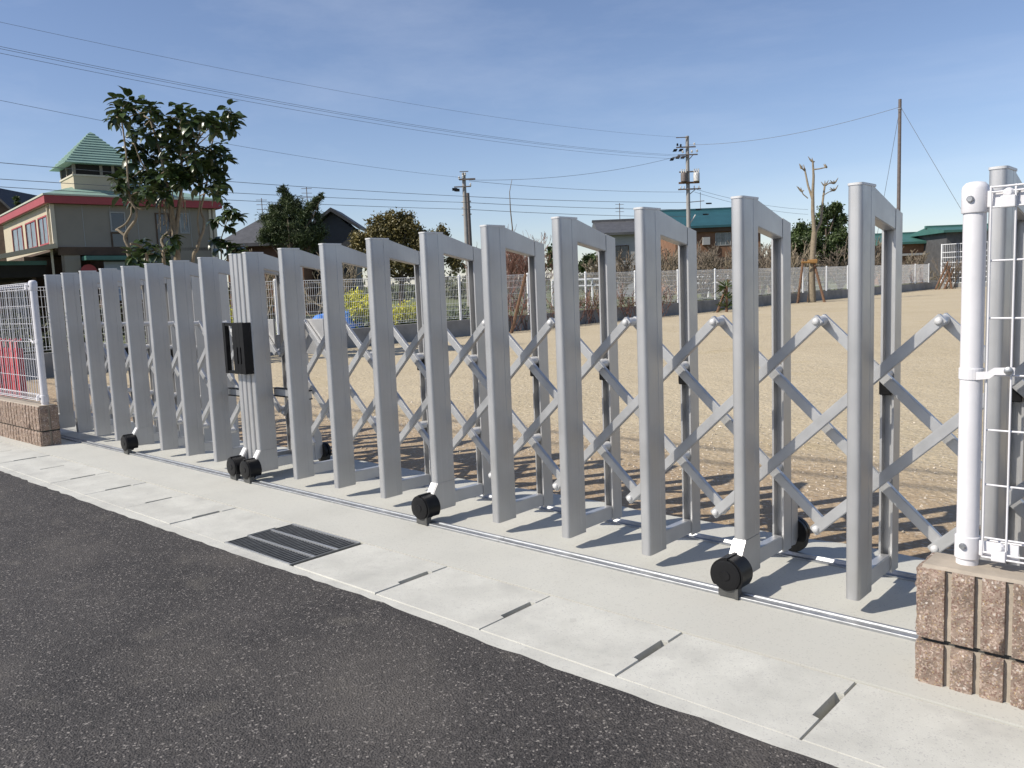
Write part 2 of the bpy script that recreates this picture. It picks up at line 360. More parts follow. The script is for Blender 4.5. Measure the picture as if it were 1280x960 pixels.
# ================================================================== ACCORDION GATE
W_, YF, YB, YR, YE = .045, 2.60, 2.718, 2.915, 2.985
ZT, ZB = 1.357, .052
def prof_front():     # rounded front, squarish back, fine grooves in the flanks
    P_ = []; w = W_/2; d = YB-YF
    for k in range(13):
        a = math.pi + math.pi*k/12; ca, sa = math.cos(a), math.sin(a); P_.append((w*.995*math.copysign(abs(ca)**.62, ca), .020-.020*abs(sa)**.62))
    P_ += [(w, .078), (w-.0012, .079), (w-.0012, .081), (w, .082), (w, d-.003), (w-.003, d), (-w+.003, d), (-w, d-.003)]
    return P_
FP = prof_front()
def front_post_mesh(z0):
    mb = MB(); mb.prism(FP, z0, ZT-.004); return mb.mesh('front_post', 'alu', 35)
def cap_mesh():
    mb = MB(); q = [(a*1.09, (b-.059)*1.035+.059) for a, b in FP if not (.078 < b < .083)]
    mb.prism(q, ZT-.004, ZT+.003); return mb.mesh('end_cap', 'cast', 40)
def rear_post_mesh():
    mb = MB(); w = W_/2; d = YE-YR
    P_ = [(-w, 0), (-w+.007, 0), (-w+.007, .030), (w-.007, .030), (w-.007, 0), (w, 0), (w, d-.004), (w-.004, d), (-w+.004, d), (-w, d-.004)]
    n = len(P_); h = []
    mb.v = [(a, b, ZB+.004) for a, b in P_] + [(a, b, 1.297 - b/(YE-YR)*.016) for a, b in P_]
    mb.f = [(0, 1, 2, 9), (2, 3, 6, 7, 8, 9), (3, 4, 5, 6)] ; mb.f = [tuple(reversed(f)) for f in mb.f] + [tuple(i+n for i in f) for f in mb.f]
    mb.f += [(i, (i+1) % n, n+(i+1) % n, n+i) for i in range(n)]
    return mb.mesh('rear_post', 'alu')
def yz_mesh(name, poly, hx, m, bev=True):
    mb = MB(); mb.prism(poly, -hx, hx, lambda a, b, c: (c, a, b)); me = mb.mesh(name, m)
    b = bmesh.new(); b.from_mesh(me); bmesh.ops.recalc_face_normals(b, faces=b.faces)
    if bev: bmesh.ops.bevel(b, geom=[e for e in b.edges if e.calc_face_angle() > R(40)], offset=.0025, segments=2, affect='EDGES')
    b.to_mesh(me); b.free(); return me
FPM, FPS, CAPM, RPM = front_post_mesh(ZB), front_post_mesh(.182), cap_mesh(), rear_post_mesh()
TB = yz_mesh('top_bar', [(YB-.004, ZT-.003), (YR+.001, 1.297), (YR+.001, 1.226), (YB-.004, 1.262)], W_/2-.0015, 'alu')
BB = yz_mesh('bottom_bar', [(YB-.004, .062), (YB-.004, .122), (YR+.004, .118), (YR+.004, .062)], W_/2-.006, 'alu_bar')
# caster: bracket, wheel cover, wheel, rail guide
BRK = yz_mesh('caster_bracket', [(2.602, .183), (2.560, .120), (2.560, .100), (2.600, .050), (2.716, .050), (2.716, .183)], W_/2+.0015, 'alu')
def cap_plate():
    mb = MB(); w = W_/2-.004
    mb.add([(-w, 2.6005, .1835), (w, 2.6005, .1835), (w, 2.557, .118), (-w, 2.557, .118), (-w, 2.603, .1805), (w, 2.603, .1805), (w, 2.560, .115), (-w, 2.560, .115)],
           [(0, 3, 2, 1), (4, 5, 6, 7), (0, 1, 5, 4), (2, 3, 7, 6), (1, 2, 6, 5), (3, 0, 4, 7)])
    return mb.mesh('bright_plate', 'cast')
PLM = cap_plate()
def wheel_cover():
    mb = MB(); n = 26; c = (0, .078); r = .061
    pts = []
    for k in range(n+1):
        a = R(-38) + R(256)*k/n; pts.append((r*math.cos(a), c[1]+r*math.sin(a)))
    mb.prism(pts, 2.505, 2.580, lambda a, b, c_: (a, c_, b))
    mb.lathe((0, 2.5045, .080), (0, -1, 0), [(-.002, .054), (.004, .053), (.006, .046), (.006, .018), (.009, .016), (.009, .006)], 22)
    mb.box((-.006, 2.500, .118), (.006, 2.583, .143))
    me = mb.mesh('wheel_cover', 'black_plastic', 45)
    b = bmesh.new(); b.from_mesh(me); bmesh.ops.recalc_face_normals(b, faces=b.faces); b.to_mesh(me); b.free(); return me
WCM = wheel_cover()
def wheel_mesh(y0, y1, r=.040, z=.062):
    mb = MB(); mb.lathe((0, y0, z), (0, 1, 0), [(0, r*.8), (.004, r), (y1-y0-.004, r), (y1-y0, r*.8)], 20); return mb.mesh('wheel', 'rubber', 40)
WHM = wheel_mesh(2.523, 2.563)
def guide_mesh():
    mb = MB(); mb.box((-.032, 2.508, .004), (.032, 2.512, .052)); mb.box((.030, 2.505, .002), (.042, 2.535, .050)); return mb.mesh('rail_guide', 'steel_dark')
GDM = guide_mesh()
RBK = yz_mesh('caster_bracket', [(YE-.002, .062), (YE-.002, .255), (YE+.035, .258), (YE+.058, .215), (YE+.062, .085), (YE+.040, .058)], W_/2, 'alu')
def rear_cover():
    mb = MB(); pts = []
    for k in range(23): a = R(-35)+R(250)*k/22; pts.append((.056*math.cos(a), .098+.056*math.sin(a)))
    mb.prism(pts, YE+.058, YE+.075, lambda a, b, c_: (a, c_, b)); mb.prism([(a*.98, (b-.098)*.98+.098) for a, b in pts], YE+.083, YE+.10, lambda a, b, c_: (a, c_, b))
    me = mb.mesh('wheel_cover', 'black_plastic', 40); b = bmesh.new(); b.from_mesh(me); bmesh.ops.recalc_face_normals(b, faces=b.faces); b.to_mesh(me); b.free(); return me
RCM = rear_cover(); RWM = wheel_mesh(YE+.060, YE+.097, .050, .068)
def bolt_mesh():
    mb = MB(); mb.lathe((0, 0, 0), (0, -1, 0), [(0, .0125), (.004, .0125), (.008, .010), (.0105, .005)], 14); return mb.mesh('bolt', 'cast', 40)
BLM = bolt_mesh()
def hub_mesh():
    mb = MB(); mb.lathe((0, 0, 0), (0, 1, 0), [(0, .017), (.012, .019), (.05, .019)], 16); return mb.mesh('pivot_hub', 'cast', 40)
HBM = hub_mesh()
def spacer_mesh():
    mb = MB(); mb.lathe((0, 0, 0), (0, 1, 0), [(0, .017), (.05, .017)], 12); return mb.mesh('node_spacer', 'cast', 40)
SPM = spacer_mesh()
STM = yz_mesh('stopper', [(0, 0), (0, -.055), (.045, -.055), (.045, 0)], W_/2-.002, 'black_plastic')
YA, YB2 = 2.800, 2.862       # planes of the two sets of lattice arms
def arm_mesh(p0, p1, y, th=.021, wd=.036):
    d = Vector((p1[0]-p0[0], 0, p1[1]-p0[1])); L_ = d.length; d.normalize(); nrm = Vector((-d.z, 0, d.x)); e = .016
    mb = MB(); prof = [(-L_/2-e, -wd/2), (L_/2+e, -wd/2), (L_/2+e, wd/2), (-L_/2-e, wd/2)]
    cx, cz = (p0[0]+p1[0])/2, (p0[1]+p1[1])/2
    mb.prism(prof, -th/2, th/2, lambda a, b, c: (d.x*a + nrm.x*b, c, d.z*a + nrm.z*b))
    me = mb.mesh('lattice_arm', 'alu_bar'); b = bmesh.new(); b.from_mesh(me); bmesh.ops.recalc_face_normals(b, faces=b.faces)
    bmesh.ops.bevel(b, geom=list(b.edges), offset=.003, segments=2, affect='EDGES'); b.to_mesh(me); b.free()
    return me, Vector((cx, y, cz))
Z0, DZ = .205, .1815
def gate_leaf(lefts, casters, stoppers, label, end_i):
    ox = sum(lefts)/len(lefts); t = thing('accordion_gate', (ox, 2.8, 0), label, 'gate', 'two leaves of the accordion gate'); O = Vector((ox, 2.8, 0))
    xs = [x+W_/2 for x in lefts]
    def put(me, name, loc, parent=None): return link(name, me, parent or t, (Vector(loc) - O) if parent is None else loc)
    for i, x in enumerate(xs):
        cst = i in casters
        p = put(FPS if cst else FPM, 'front_post', (x, YF, 0)); link('end_cap', CAPM, p)
        put(RPM, 'rear_post', (x, YR, 0)); put(TB, 'top_bar', (x, 0, 0)); put(BB, 'bottom_bar', (x, 0, 0))
        if cst:
            b = put(BRK, 'caster_bracket', (x, 0, 0)); link('bright_plate', PLM, b)
            wc = put(WHM, 'wheel', (x, 0, 0)); link('wheel_cover', WCM, wc); link('rail_guide', GDM, wc)
            b = put(RBK, 'rear_caster_bracket', (x, 0, 0)); wc = put(RWM, 'rear_wheel', (x, 0, 0)); link('wheel_cover', RCM, wc)
        for l in (1, 3):
            put(HBM, 'pivot_hub', (x, YB2+.010, Z0+DZ*l))
        if i in stoppers: put(STM, 'stopper', (x, YR-.020, Z0+DZ*3-.018))
    n = len(xs); J = []
    for j in range(2*n-1): J.append(xs[j//2] if j % 2 == 0 else (xs[j//2]+xs[j//2+1])/2)
    def node(j): return J[j]
    for j0 in range(-3, 2*n-1, 2):
        for s in (0, 1):
            a, b = j0, j0+4; la, lb = 0, 4
            if a < 0: la = -a; a = 0
            if b > 2*n-2: lb = 4-(b-(2*n-2)); b = 2*n-2
            if b <= a: continue
            za, zb = Z0+DZ*la, Z0+DZ*lb
            if s: za, zb = Z0+DZ*(4-la), Z0+DZ*(4-lb)
            me, c = arm_mesh((node(a), za), (node(b), zb), YB2 if s else YA)
            o = put(me, 'lattice_arm', c)
            if not s:
                for (jj, zz) in ((a, za), (b, zb)): link('bolt', BLM, o, Vector((node(jj), YA-.0105, zz)) - c)
    for j in range(1, 2*n-1, 2):
        for z in (Z0, Z0+DZ*4): put(SPM, 'node_spacer', (J[j], YA+.008, z))
    return t, O, xs
RX = [-.19, -.576, -.957, -1.345, -1.733, -2.124, -2.520, -2.914, -3.309, -3.702, -4.092, -4.468][::-1]
LX = [-7.648, -7.275, -6.902, -6.519, -6.135, -5.757, -5.380, -5.003, -4.622]
def idx(l, v): return min(range(len(l)), key=lambda i: abs(l[i]-v))
GR, ORr, _x = gate_leaf(RX, [0, idx(RX, -1.345), idx(RX, -2.914)], [idx(RX, -.957), idx(RX, -1.733), idx(RX, -.19), idx(RX, -2.52), idx(RX, -3.309), idx(RX, -4.092), idx(RX, -.576), idx(RX, -2.124)],
                        'silver accordion gate leaf ending at the meeting stile without a lock box', 0)
GL, OL, _x = gate_leaf(LX, [len(LX)-1, idx(LX, -6.135), 0], [0, 2, 4, 6], 'silver accordion gate leaf with the black lock box on its meeting stile', -1)
# meeting stiles, lock box, latch bars, panels of the end frames
def stile(x0, parent, O):
    mb = MB(); mb.prism([(a*.97, b) for a, b in FP], .09, ZT-.002); me = mb.mesh('meeting_stile', 'alu', 35)
    link('meeting_stile', me, parent, Vector((x0+W_/2, YF, 0)) - O)
stile(-4.5735, GL, OL); stile(-4.5225, GR, ORr)
lb = MB()                       # open black frame with a slotted plate
for a, b in (((-4.655, 2.546, .646), (-4.628, 2.574, .950)), ((-4.628, 2.548, .932), (-4.548, 2.572, .949)), ((-4.628, 2.548, .647), (-4.548, 2.572, .664)), ((-4.548, 2.546, .646), (-4.508, 2.600, .950)), ((-4.494, 2.546, .646), (-4.470, 2.600, .949)), ((-4.458, 2.546, .646), (-4.425, 2.600, .950)), ((-4.508, 2.5465, .805), (-4.458, 2.599, .9485)), ((-4.508, 2.5465, .6475), (-4.458, 2.599, .705))): lb.box(a, b)
rel(lb, OL).build('lock_box', 'black_plastic', GL, fix=True)
hk = MB(); hk.box((-4.60, 2.565, .895), (-4.565, 2.60, .932)); hk.prism([(-4.585, .82), (-4.560, .80), (-4.550, .89), (-4.570, .90)], 2.565, 2.585, lambda a, b, c: (a, c, b)); rel(hk, OL).build('latch_hook', 'cast', GL, fix=True)
def latch(x0, x1, z0, z1, parent, O):
    mb = MB(); mb.box((x0, 2.735, z0+.006), (x1, 2.755, z1-.006)); o = rel(mb, O).build('latch_bar', 'alu_bright', parent, bevel=.002)
    for z in (z0, z1-.006): mb = MB(); mb.box((x0, 2.731, z), (x1, 2.759, z+.006)); rel(mb, O).build('bar_edge', 'black_plastic', o) if False else rel(mb, O).build('latch_edge', 'black_plastic', parent)
latch(-4.985, -4.60, .468, .520, GL, OL); latch(-4.445, -4.075, .494, .548, GR, ORr)
for (x0, x1, p, O) in ((-4.425, -4.092, GR, ORr), (-4.96, -4.622, GL, OL)):
    mb = MB(); mb.box((x0, 2.875, .745), (x1, 2.89, .955)); rel(mb, O).build('filler_panel', 'alu', p, bevel=.003)

# ================================================================== DRAIN GRATE
gr = thing('drain_grate', (-3.17, 1.985, 0), 'dark steel bar grating laid over the roadside gutter', 'grate'); O = Vector((-3.17, 1.985, 0))
mb = MB(); mb.box((-.262, -.0035, -.035), (.262, .0035, -.004)); BR = mb.mesh('bar', 'grate_steel')
mb = MB(); mb.box((-.0036, -.172, -.036), (.0036, .172, -.003)); BY = mb.mesh('bar', 'grate_steel')
nb = 24
for k in range(nb): link('bearing_bar', BY, gr, (-.245+.49*k/(nb-1), 0, 0))
for k, y in enumerate((-.176, -.058, .060, .176)):
    mb = MB(); mb.box((-.262, y-(.004 if k in (0, 3) else .0055), -.016), (.262, y+(.004 if k in (0, 3) else .0055), .0015)); mb.build('cross_bar', 'alu_bright', gr)
for x in (-.2605, .2605): mb = MB(); mb.box((x-.003, -.180, -.040), (x+.003, .180, -.0005)); mb.build('side_bar', 'grate_steel', gr)

# ================================================================== BLOCK WALLS
BW, BH, BD = .414, .190, .150
def block_mesh(seed, h=BH, BW=BW, nr=6):
    rn = random.Random(seed); mb = MB(); pitch = BW/nr; g = .017; dp = .016; vz = 14
    zs = [h*k/vz for k in range(vz+1)]
    for r_ in range(nr):
        x0 = r_*pitch + (g/2 if r_ else .001); x1 = (r_+1)*pitch - (g/2 if r_ < nr-1 else .001); m_ = 6; o = len(mb.v)
        for z in zs:
            for k in range(m_+1):
                x = x0+(x1-x0)*k/m_; e = 0
                rough = .008*noise.noise((x*40+seed*7, z*40, 1)) + .0055*noise.noise((x*110, z*110+seed, 3)) + .002*rn.uniform(-1, 1)
                if k in (0, m_): rough = abs(rough)*.6 + .001
                if z in (0, zs[-1]): rough = abs(rough)*.6 + .003
                mb.v.append((x, rough + .002, z))
        for j in range(vz):
            for k in range(m_): a = o+j*(m_+1)+k; mb.f.append((a, a+1, a+m_+2, a+m_+1))
        # rib flanks, top and bottom down to the body
        for k, sx in ((0, -1), (m_, 1)):
            oo = len(mb.v)
            for j, z in enumerate(zs): mb.v.append((mb.v[o+j*(m_+1)+k][0], dp+.004, z))
            for j in range(vz):
                a, b_, c_, d_ = o+j*(m_+1)+k, o+(j+1)*(m_+1)+k, oo+j+1, oo+j
                mb.f.append((a, b_, c_, d_) if sx < 0 else (d_, c_, b_, a))
        top = o+vz*(m_+1); oo = len(mb.v)
        for k in range(m_+1): mb.v.append((mb.v[top+k][0], dp+.004, h))
        for k in range(m_): mb.f.append((top+k, top+k+1, oo+k+1, oo+k))
        oo = len(mb.v)
        for k in range(m_+1): mb.v.append((mb.v[o+k][0], dp+.004, 0))
        for k in range(m_): mb.f.append((o+k+1, o+k, oo+k, oo+k+1))
    return mb.mesh('rib', 'block_face', 50)
def body_mesh(h=BH, m='block_side'):
    mb = MB(); mb.box((.0015, .016, .0), (BW-.0015, BD, h)); return mb.mesh('block', m)
BODY, RIBS = body_mesh(), [block_mesh(s) for s in range(4)]
ENDS = [block_mesh(11+s, BW=BD-.012, nr=2) for s in range(2)]
def block_wall(x_end, sgn, count, label, O):
    t = thing('block_wall', O, label, 'wall', 'ribbed block walls either side of the gate'); O = Vector(O)
    for c in range(2):
        z = -.079 if c == 0 else .1235
        for k in range(count):
            x = x_end + sgn*(BW+.006)*k - (BW if sgn < 0 else 0)
            b = link('block', BODY, t, Vector((x, 2.263, z)) - O); link('ribbed_face', RIBS[(k*3+c*2) % 4], b)
            if k == 0:
                e = link('ribbed_end', ENDS[c], b, (BW+.0135, .012, 0) if sgn < 0 else (-.0135, BD, 0)); e.rotation_euler = (0, 0, R(90) if sgn < 0 else R(-90))
    mb = MB(); xa, xb = sorted((x_end+sgn*.004, x_end+sgn*(BW+.006)*count))
    mb.box((xa, 2.285, -.08), (xb, 2.405, .312)); rel(mb, O).build('mortar_core', 'gutter_dark', t)
    mb = MB(); xs_ = [xa+(xb-xa)*i/60 for i in range(61)]
    for x in xs_:
        a = 2.272+.004*noise.noise((x*20, 0, 0)); mb.v += [(x, a, .3135), (x, a+.012, .3195+.003*noise.noise((x*15, 1, 0))), (x, 2.40, .3195), (x, 2.412, .3135)]
    for i in range(60):
        for q in range(3): a = i*4+q; mb.f.append((a, a+4, a+5, a+1))
    rel(mb, O).build('mortar_top', 'block_side', t, fix=True)
    return t
block_wall(-.640, 1, 6, 'low ribbed brown block wall under the round white fence post', (-.64, 2.34, 0))
block_wall(-7.085, -1, 14, 'low ribbed brown block wall before the red panel, carrying the white fence', (-7.085, 2.34, 0))

# ================================================================== WHITE MESH FENCES ON THE WALLS
def vwire_mesh(z0, z1):
    mb = MB(); pts = [(0, -.004, z0), (0, .048, z0+.018), (0, .048, z0+.03), (0, 0, z0+.058), (0, 0, z1-.062), (0, .048, z1-.034), (0, .048, z1-.020), (0, .0, z1-.002)]
    pts = [(0, .052, z0+.026), (0, -.006, z0), (0, -.006, z0+.004), (0, 0, z0+.055), (0, 0, z1-.055), (0, -.004, z1-.006), (0, -.004, z1), (0, .052, z1-.028)]
    mb.tube(pts, .0026, 7); return mb.mesh('vertical_wire', 'white_pvc', 60)
def hwire_mesh(L_):
    mb = MB(); mb.tube([(0, 0, 0), (L_, 0, 0)], .0026, 7); return mb.mesh('horizontal_wire', 'white_pvc', 60)
def wall_fence(x_post, sgn, length, label, extra_posts=()):
    O = Vector((x_post, 2.35, .315)); t = thing('mesh_fence', O, label, 'fence', 'white mesh fences on the block walls')
    for xp in (x_post, *extra_posts):
        mb = MB(); mb.tube([(xp, 2.352, .26), (xp, 2.352, 1.272)], .0265, 24); p = rel(mb, O).build('post', 'white_pvc', t, 40)
        mb = MB(); mb.lathe((xp, 2.352, 1.225), (0, 0, 1), [(0, .0302), (.003, .0312), (.058, .0312), (.066, .029), (.074, .022), (.077, .010)], 24); rel(mb, O).build('post_cap', 'white_pvc', p, 40)
        for z in (1.258, .372):
            mb = MB(); mb.lathe((xp-.004, 2.352-.0305, z), (0, -1, 0), [(0, .0085), (.004, .0085), (.008, .006)], 10); rel(mb, O).build('bolt', 'galv', p, 40)
        mb = MB(); mb.lathe((xp, 2.352, .335), (0, 0, 1), [(0, .0285), (.002, .0302), (.058, .0302), (.060, .0285)], 24); rel(mb, O).build('collar', 'white_pvc', p, 40)
        mb = MB(); mb.lathe((xp, 2.352, .806), (0, 0, 1), [(0, .0275), (.001, .029), (.028, .029), (.029, .0275)], 24)
        mb.prism([(0, 0), (.030, .004), (.042, .014), (.085, .016), (.085, .034), (.040, .032), (.026, .022), (0, .020)], 2.318, 2.322, lambda a, b, c: (xp+sgn*(a+.018), c, .808+b)); rel(mb, O).build('clamp_arm', 'white_pvc', p, fix=True)
        mb = MB(); mb.lathe((xp+sgn*.090, 2.3175, .834), (0, -1, 0), [(0, .010), (.004, .010), (.007, .006)], 12); rel(mb, O).build('bolt', 'galv', p, 40)
        for z in (1.243, .358):
            mb = MB(); mb.box((xp+min(sgn*.030, sgn*.120), 2.336, z-.008), (xp+max(sgn*.030, sgn*.120), 2.341, z+.032)); rel(mb, O).build('clamp_plate', 'white_pvc', p, bevel=.002)
            mb = MB(); mb.box((xp+min(sgn*.062, sgn*.094), 2.318, z-.012), (xp+max(sgn*.062, sgn*.094), 2.336, z+.016)); mb.lathe((xp+sgn*.078, 2.336, z+.022), (0, -1, 0), [(0, .013), (.010, .013), (.018, .008)], 10); rel(mb, O).build('wire_clip', 'white_pvc', p, bevel=.002)
    z0, z1 = .352, 1.283; vm = vwire_mesh(z0, z1); x = x_post+sgn*.040; hm = hwire_mesh(length)
    k = 0
    while k*.0535 < length: link('vertical_wire', vm, t, Vector((x+sgn*k*.0535, 2.330, 0)) - O); k += 1
    hx = x if sgn > 0 else x-length
    for (z, dy) in ((z1-.001, -.004), (z1-.013, -.003), (z1-.028, .052), (z1-.049, .002), (1.104, .005), (.962, .005), (.820, .005), (.680, .005), (.539, .005), (z0+.049, .002), (z0+.028, .052), (z0+.012, -.004), (z0, -.006)):
        link('horizontal_wire', hm, t, Vector((hx, 2.330+dy, z)) - O)
    return t
wall_fence(-.548, 1, 2.0, 'white mesh fence beside the wheel-less end of the gate, bolted to a round post', (1.45,))
wall_fence(-7.165, -1, 5.4, 'white mesh fence in front of the red panel and the school house', (-9.165, -11.165))
rp_ = MB(); rp_.box((-9.7, 2.62, .02), (-8.52, 2.66, .72)); tag(rp_.build('red_panel', 'sign_red', bevel=.01), 'upright red panel standing behind the white mesh fence', 'panel')
for k in range(9):
    mb = MB(); mb.tube([(-9.66+k*.14, 2.61, .02), (-9.66+k*.14, 2.61, .78), (-9.66+k*.14, 2.66, .80)], .012, 6); o = mb.build('upright_bar', 'sign_red', bpy.data.objects['red_panel'], 60)

# ================================================================== YARD BOUNDARY FENCE
FX = -14.3
bf = thing('boundary_fence', (FX, 27, 0), 'long white mesh fence on a grey concrete kerb along the sandy yard', 'fence'); OB = Vector((FX, 27, 0))
def bz(y): return gz(y)
mb = MB(); ys = [3.0+2.5*k for k in range(21)]
for i, y in enumerate(ys): mb.v += [(FX-.075, y, -.2), (FX+.075, y, -.2), (FX+.075, y, bz(y)+.375), (FX-.075, y, bz(y)+.375)]
for i in range(len(ys)-1):
    a = i*4
    for q in range(4): mb.f.append((a+q, a+(q+1) % 4, a+4+(q+1) % 4, a+4+q))
mb.f += [(3, 2, 1, 0), tuple(len(mb.v)-4+q for q in range(4))]
rel(mb, OB).build('concrete_kerb', 'concrete_old', bf, fix=True)
mb = MB(); mb.tube([(0, 0, .30), (0, 0, 1.43)], .030, 12); mb.lathe((0, 0, 1.40), (0, 0, 1), [(0, .035), (.04, .035), (.055, .02)], 12); FPMesh = mb.mesh('fence_post', 'white_paint', 40)
mb = MB(); q = 2.5/50
def wire(mb, a, b, r):
    a, b = Vector(a), Vector(b); t = (b-a).normalized(); s = Vector((1, 0, 0)); u = t.cross(s); P_ = []
    for e in (a, b): P_ += [e + s*r, e + u*r, e - s*r, e - u*r]
    mb.add(P_, [(0, 1, 5, 4), (1, 2, 6, 5), (2, 3, 7, 6), (3, 0, 4, 7)])
for k in range(1, 50):
    wire(mb, (0, k*q, .42), (0, k*q, 1.41), .0032)
for z in (.42, .47, .62, .78, .94, 1.10, 1.26, 1.36, 1.41): wire(mb, (.006, .03, z), (.006, 2.47, z), .0035 if z < 1.4 else .006)
PAN = mb.mesh('mesh_panel', 'white_paint')
y = 3.95-2.5 + 0.05
y = 4.0
while y < 52:
    link('fence_post', FPMesh, bf, Vector((FX, y, bz(y))) - OB)
    if y+2.5 < 52.6: o = link('mesh_panel', PAN, bf, Vector((FX, y, bz(y))) - OB); o['kind'] = 'stuff'; o.rotation_euler = (.0036, 0, 0)
    y += 2.5
# tall net fence across the far end of the yard
ff = thing('net_fence', (-5, 54, .18), 'tall white railed fence crossing the far end of the yard', 'fence'); OF = Vector((-5, 54, .18))
for x in [-14.3+2.0*k for k in range(16)]:
    mb = MB(); mb.tube([(x, 54, 0), (x, 54, 2.75)], .045, 8); rel(mb, OF).build('fence_post', 'white_paint', ff, 40)
for z in (.45, .75, 1.05, 1.35, 1.65, 1.95, 2.25, 2.72):
    mb = MB(); mb.box((-14.3, 53.98, z-.018), (16, 54.02, z+.018)); rel(mb, OF).build('rail', 'white_paint', ff)
mb = MB()
for k in range(300): wire(mb, (-14.3+.1*k, 54, .2), (-14.3+.1*k, 54, 2.72), .008)
rel(mb, OF).build('mesh_panel', 'white_paint', ff)['kind'] = 'stuff'
mb = MB(); mb.box((-14.3, 53.9, -.1), (16, 54.1, .42)); tag(mb.build('kerb_wall', 'concrete_old'), 'pale concrete kerb under the tall railed fence', 'wall')

# ================================================================== VEGETATION HELPERS
def leaf_cloud(pts, n, size, seed, flat=.0, droop=0, asp=.6):
    """leaf-sized quads folded on the midrib, spread through ellipsoids (c, rx, ry, rz)"""
    rn = random.Random(seed); mb = MB(); vols = [rx*ry*rz for _, rx, ry, rz in pts]; tot = sum(v**.75 for v in vols)
    for (c, rx, ry, rz), v in zip(pts, vols):
        k_ = max(6, int(n*v**.75/tot))
        for _ in range(k_):
            d = Vector((rn.gauss(0, 1), rn.gauss(0, 1), rn.gauss(0, 1))).normalized(); rr = min(1.5, abs(rn.gauss(0, .62)) + .12)
            p = Vector(c) + Vector((d.x*rx, d.y*ry, d.z*rz))*rr
            a = (d*.7 + Vector((rn.uniform(-1, 1), rn.uniform(-1, 1), rn.uniform(-1, 1)-droop))).normalized(); b = a.cross(Vector((rn.uniform(-1, 1), rn.uniform(-1, 1), rn.uniform(-1, 1)))).normalized()
            s = size*rn.uniform(.6, 1.3); h = a.cross(b)*s*.12
            mb.add([p-a*s*.5, p+b*s*asp*.5+h, p+a*s*.5, p-b*s*asp*.5+h], [(0, 1, 2), (0, 2, 3)])
    return mb
def branches(mb, p, d, L_, r, depth, rn, tips, spread=.6, upb=.15, seg=3, n=5, minr=.003):
    pts = [Vector(p)]; rad = [r]; d = Vector(d).normalized()
    for i in range(seg):
        d = (d + Vector((rn.uniform(-1, 1), rn.uniform(-1, 1), rn.uniform(-1, 1)))*.22 + Vector((0, 0, upb*.4))).normalized()
        pts.append(pts[-1] + d*L_/seg); rad.append(max(minr, r*(1-.45*(i+1)/seg)))
    mb.tube(pts, rad, n, caps=False)
    if depth == 0: tips.append((pts[-1], d)); return
    for k in range(rn.choice((2, 3, 3))):
        t = rn.uniform(.35, 1); q = pts[0].lerp(pts[-1], 0) if False else pts[max(1, min(seg, int(t*seg+.5)))]
        nd = (d + Vector((rn.uniform(-1, 1), rn.uniform(-1, 1), rn.uniform(-.6, 1)))*spread + Vector((0, 0, upb))).normalized()
        branches(mb, q, nd, L_*rn.uniform(.6, .85), max(minr, r*.58), depth-1, rn, tips, spread, upb, seg, max(3, n-1), minr)

# ---- big-leaved tree by the boundary fence
DT = 14.0
bt = thing('broadleaf_tree', at_z(219, 470, 0) if False else (at_d(219, 400, DT).x, at_d(219, 400, DT).y, 0), 'dark glossy large-leaved tree with pale contorted stems before the school house', 'tree')
OT = bt.location.copy()
rn = random.Random(11)
def P2(x, y, dd=0): return at_d(x, y, DT+dd)
trunk = MB()
base = Vector((OT.x, OT.y, -.05))
def limb(pix, r0, r1, dd0=0, dd1=0, fromb=True):
    pts = []
    if fromb: pts.append(base + Vector((rn.uniform(-.08, .08), rn.uniform(-.08, .08), 0)))
    n_ = len(pix)
    for i, (x, y) in enumerate(pix): pts.append(P2(x, y, dd0+(dd1-dd0)*i/max(1, n_-1)))
    # smooth the polyline
    sm = []
    for i in range(len(pts)-1):
        p0, p1, p2, p3 = pts[max(i-1, 0)], pts[i], pts[i+1], pts[min(i+2, len(pts)-1)]
        for k in range(4):
            t = k/4; sm.append(.5*((2*p1)+(p2-p0)*t+(2*p0-5*p1+4*p2-p3)*t*t+(3*p1-p0-3*p2+p3)*t**3))
    sm.append(pts[-1]); m_ = len(sm)
    trunk.tube(sm, [.74*(r0+(r1-r0)*i/(m_-1)) for i in range(m_)], 9); return sm
limbs = []
limbs += limb([(222, 335), (219, 300), (216, 275), (212, 250), (206, 222), (200, 190), (188, 150)], .085, .022)
limbs += limb([(219, 300), (223, 262), (228, 225), (226, 190), (226, 150)], .05, .015, 0, .3, False)
limbs += limb([(165, 330), (162, 312), (156, 298), (160, 288), (169, 275), (170, 262), (163, 250), (160, 225), (158, 195), (152, 150)], .045, .016, -.3, -.5)
limbs += limb([(158, 296), (148, 288), (146, 287), (157, 280), (164, 268), (165, 258), (178, 262), (186, 255)], .03, .012, -.3, -.1, False)
limbs += limb([(186, 330), (183, 316), (172, 306), (163, 305)], .035, .025, .1, -.2)
limbs += limb([(205, 330), (206, 312), (202, 300), (212, 288), (214, 278)], .04, .03, -.2, -.05)
limbs += limb([(240, 332), (246, 312), (250, 298), (254, 288), (255, 275), (251, 262), (256, 240), (262, 210), (264, 185), (270, 158)], .045, .014, .2, .5)
limbs += limb([(250, 298), (247, 275), (250, 250), (248, 232)], .02, .01, .3, .2, False)
limbs += limb([(212, 250), (195, 225), (178, 205), (168, 180)], .03, .012, 0, -.4, False)
limbs += limb([(206, 222), (225, 205), (240, 190), (255, 165), (288, 148)], .03, .012, 0, .5, False)
limbs += limb([(206, 262), (208, 275), (204, 282)], .02, .012, -.15, -.2, False)
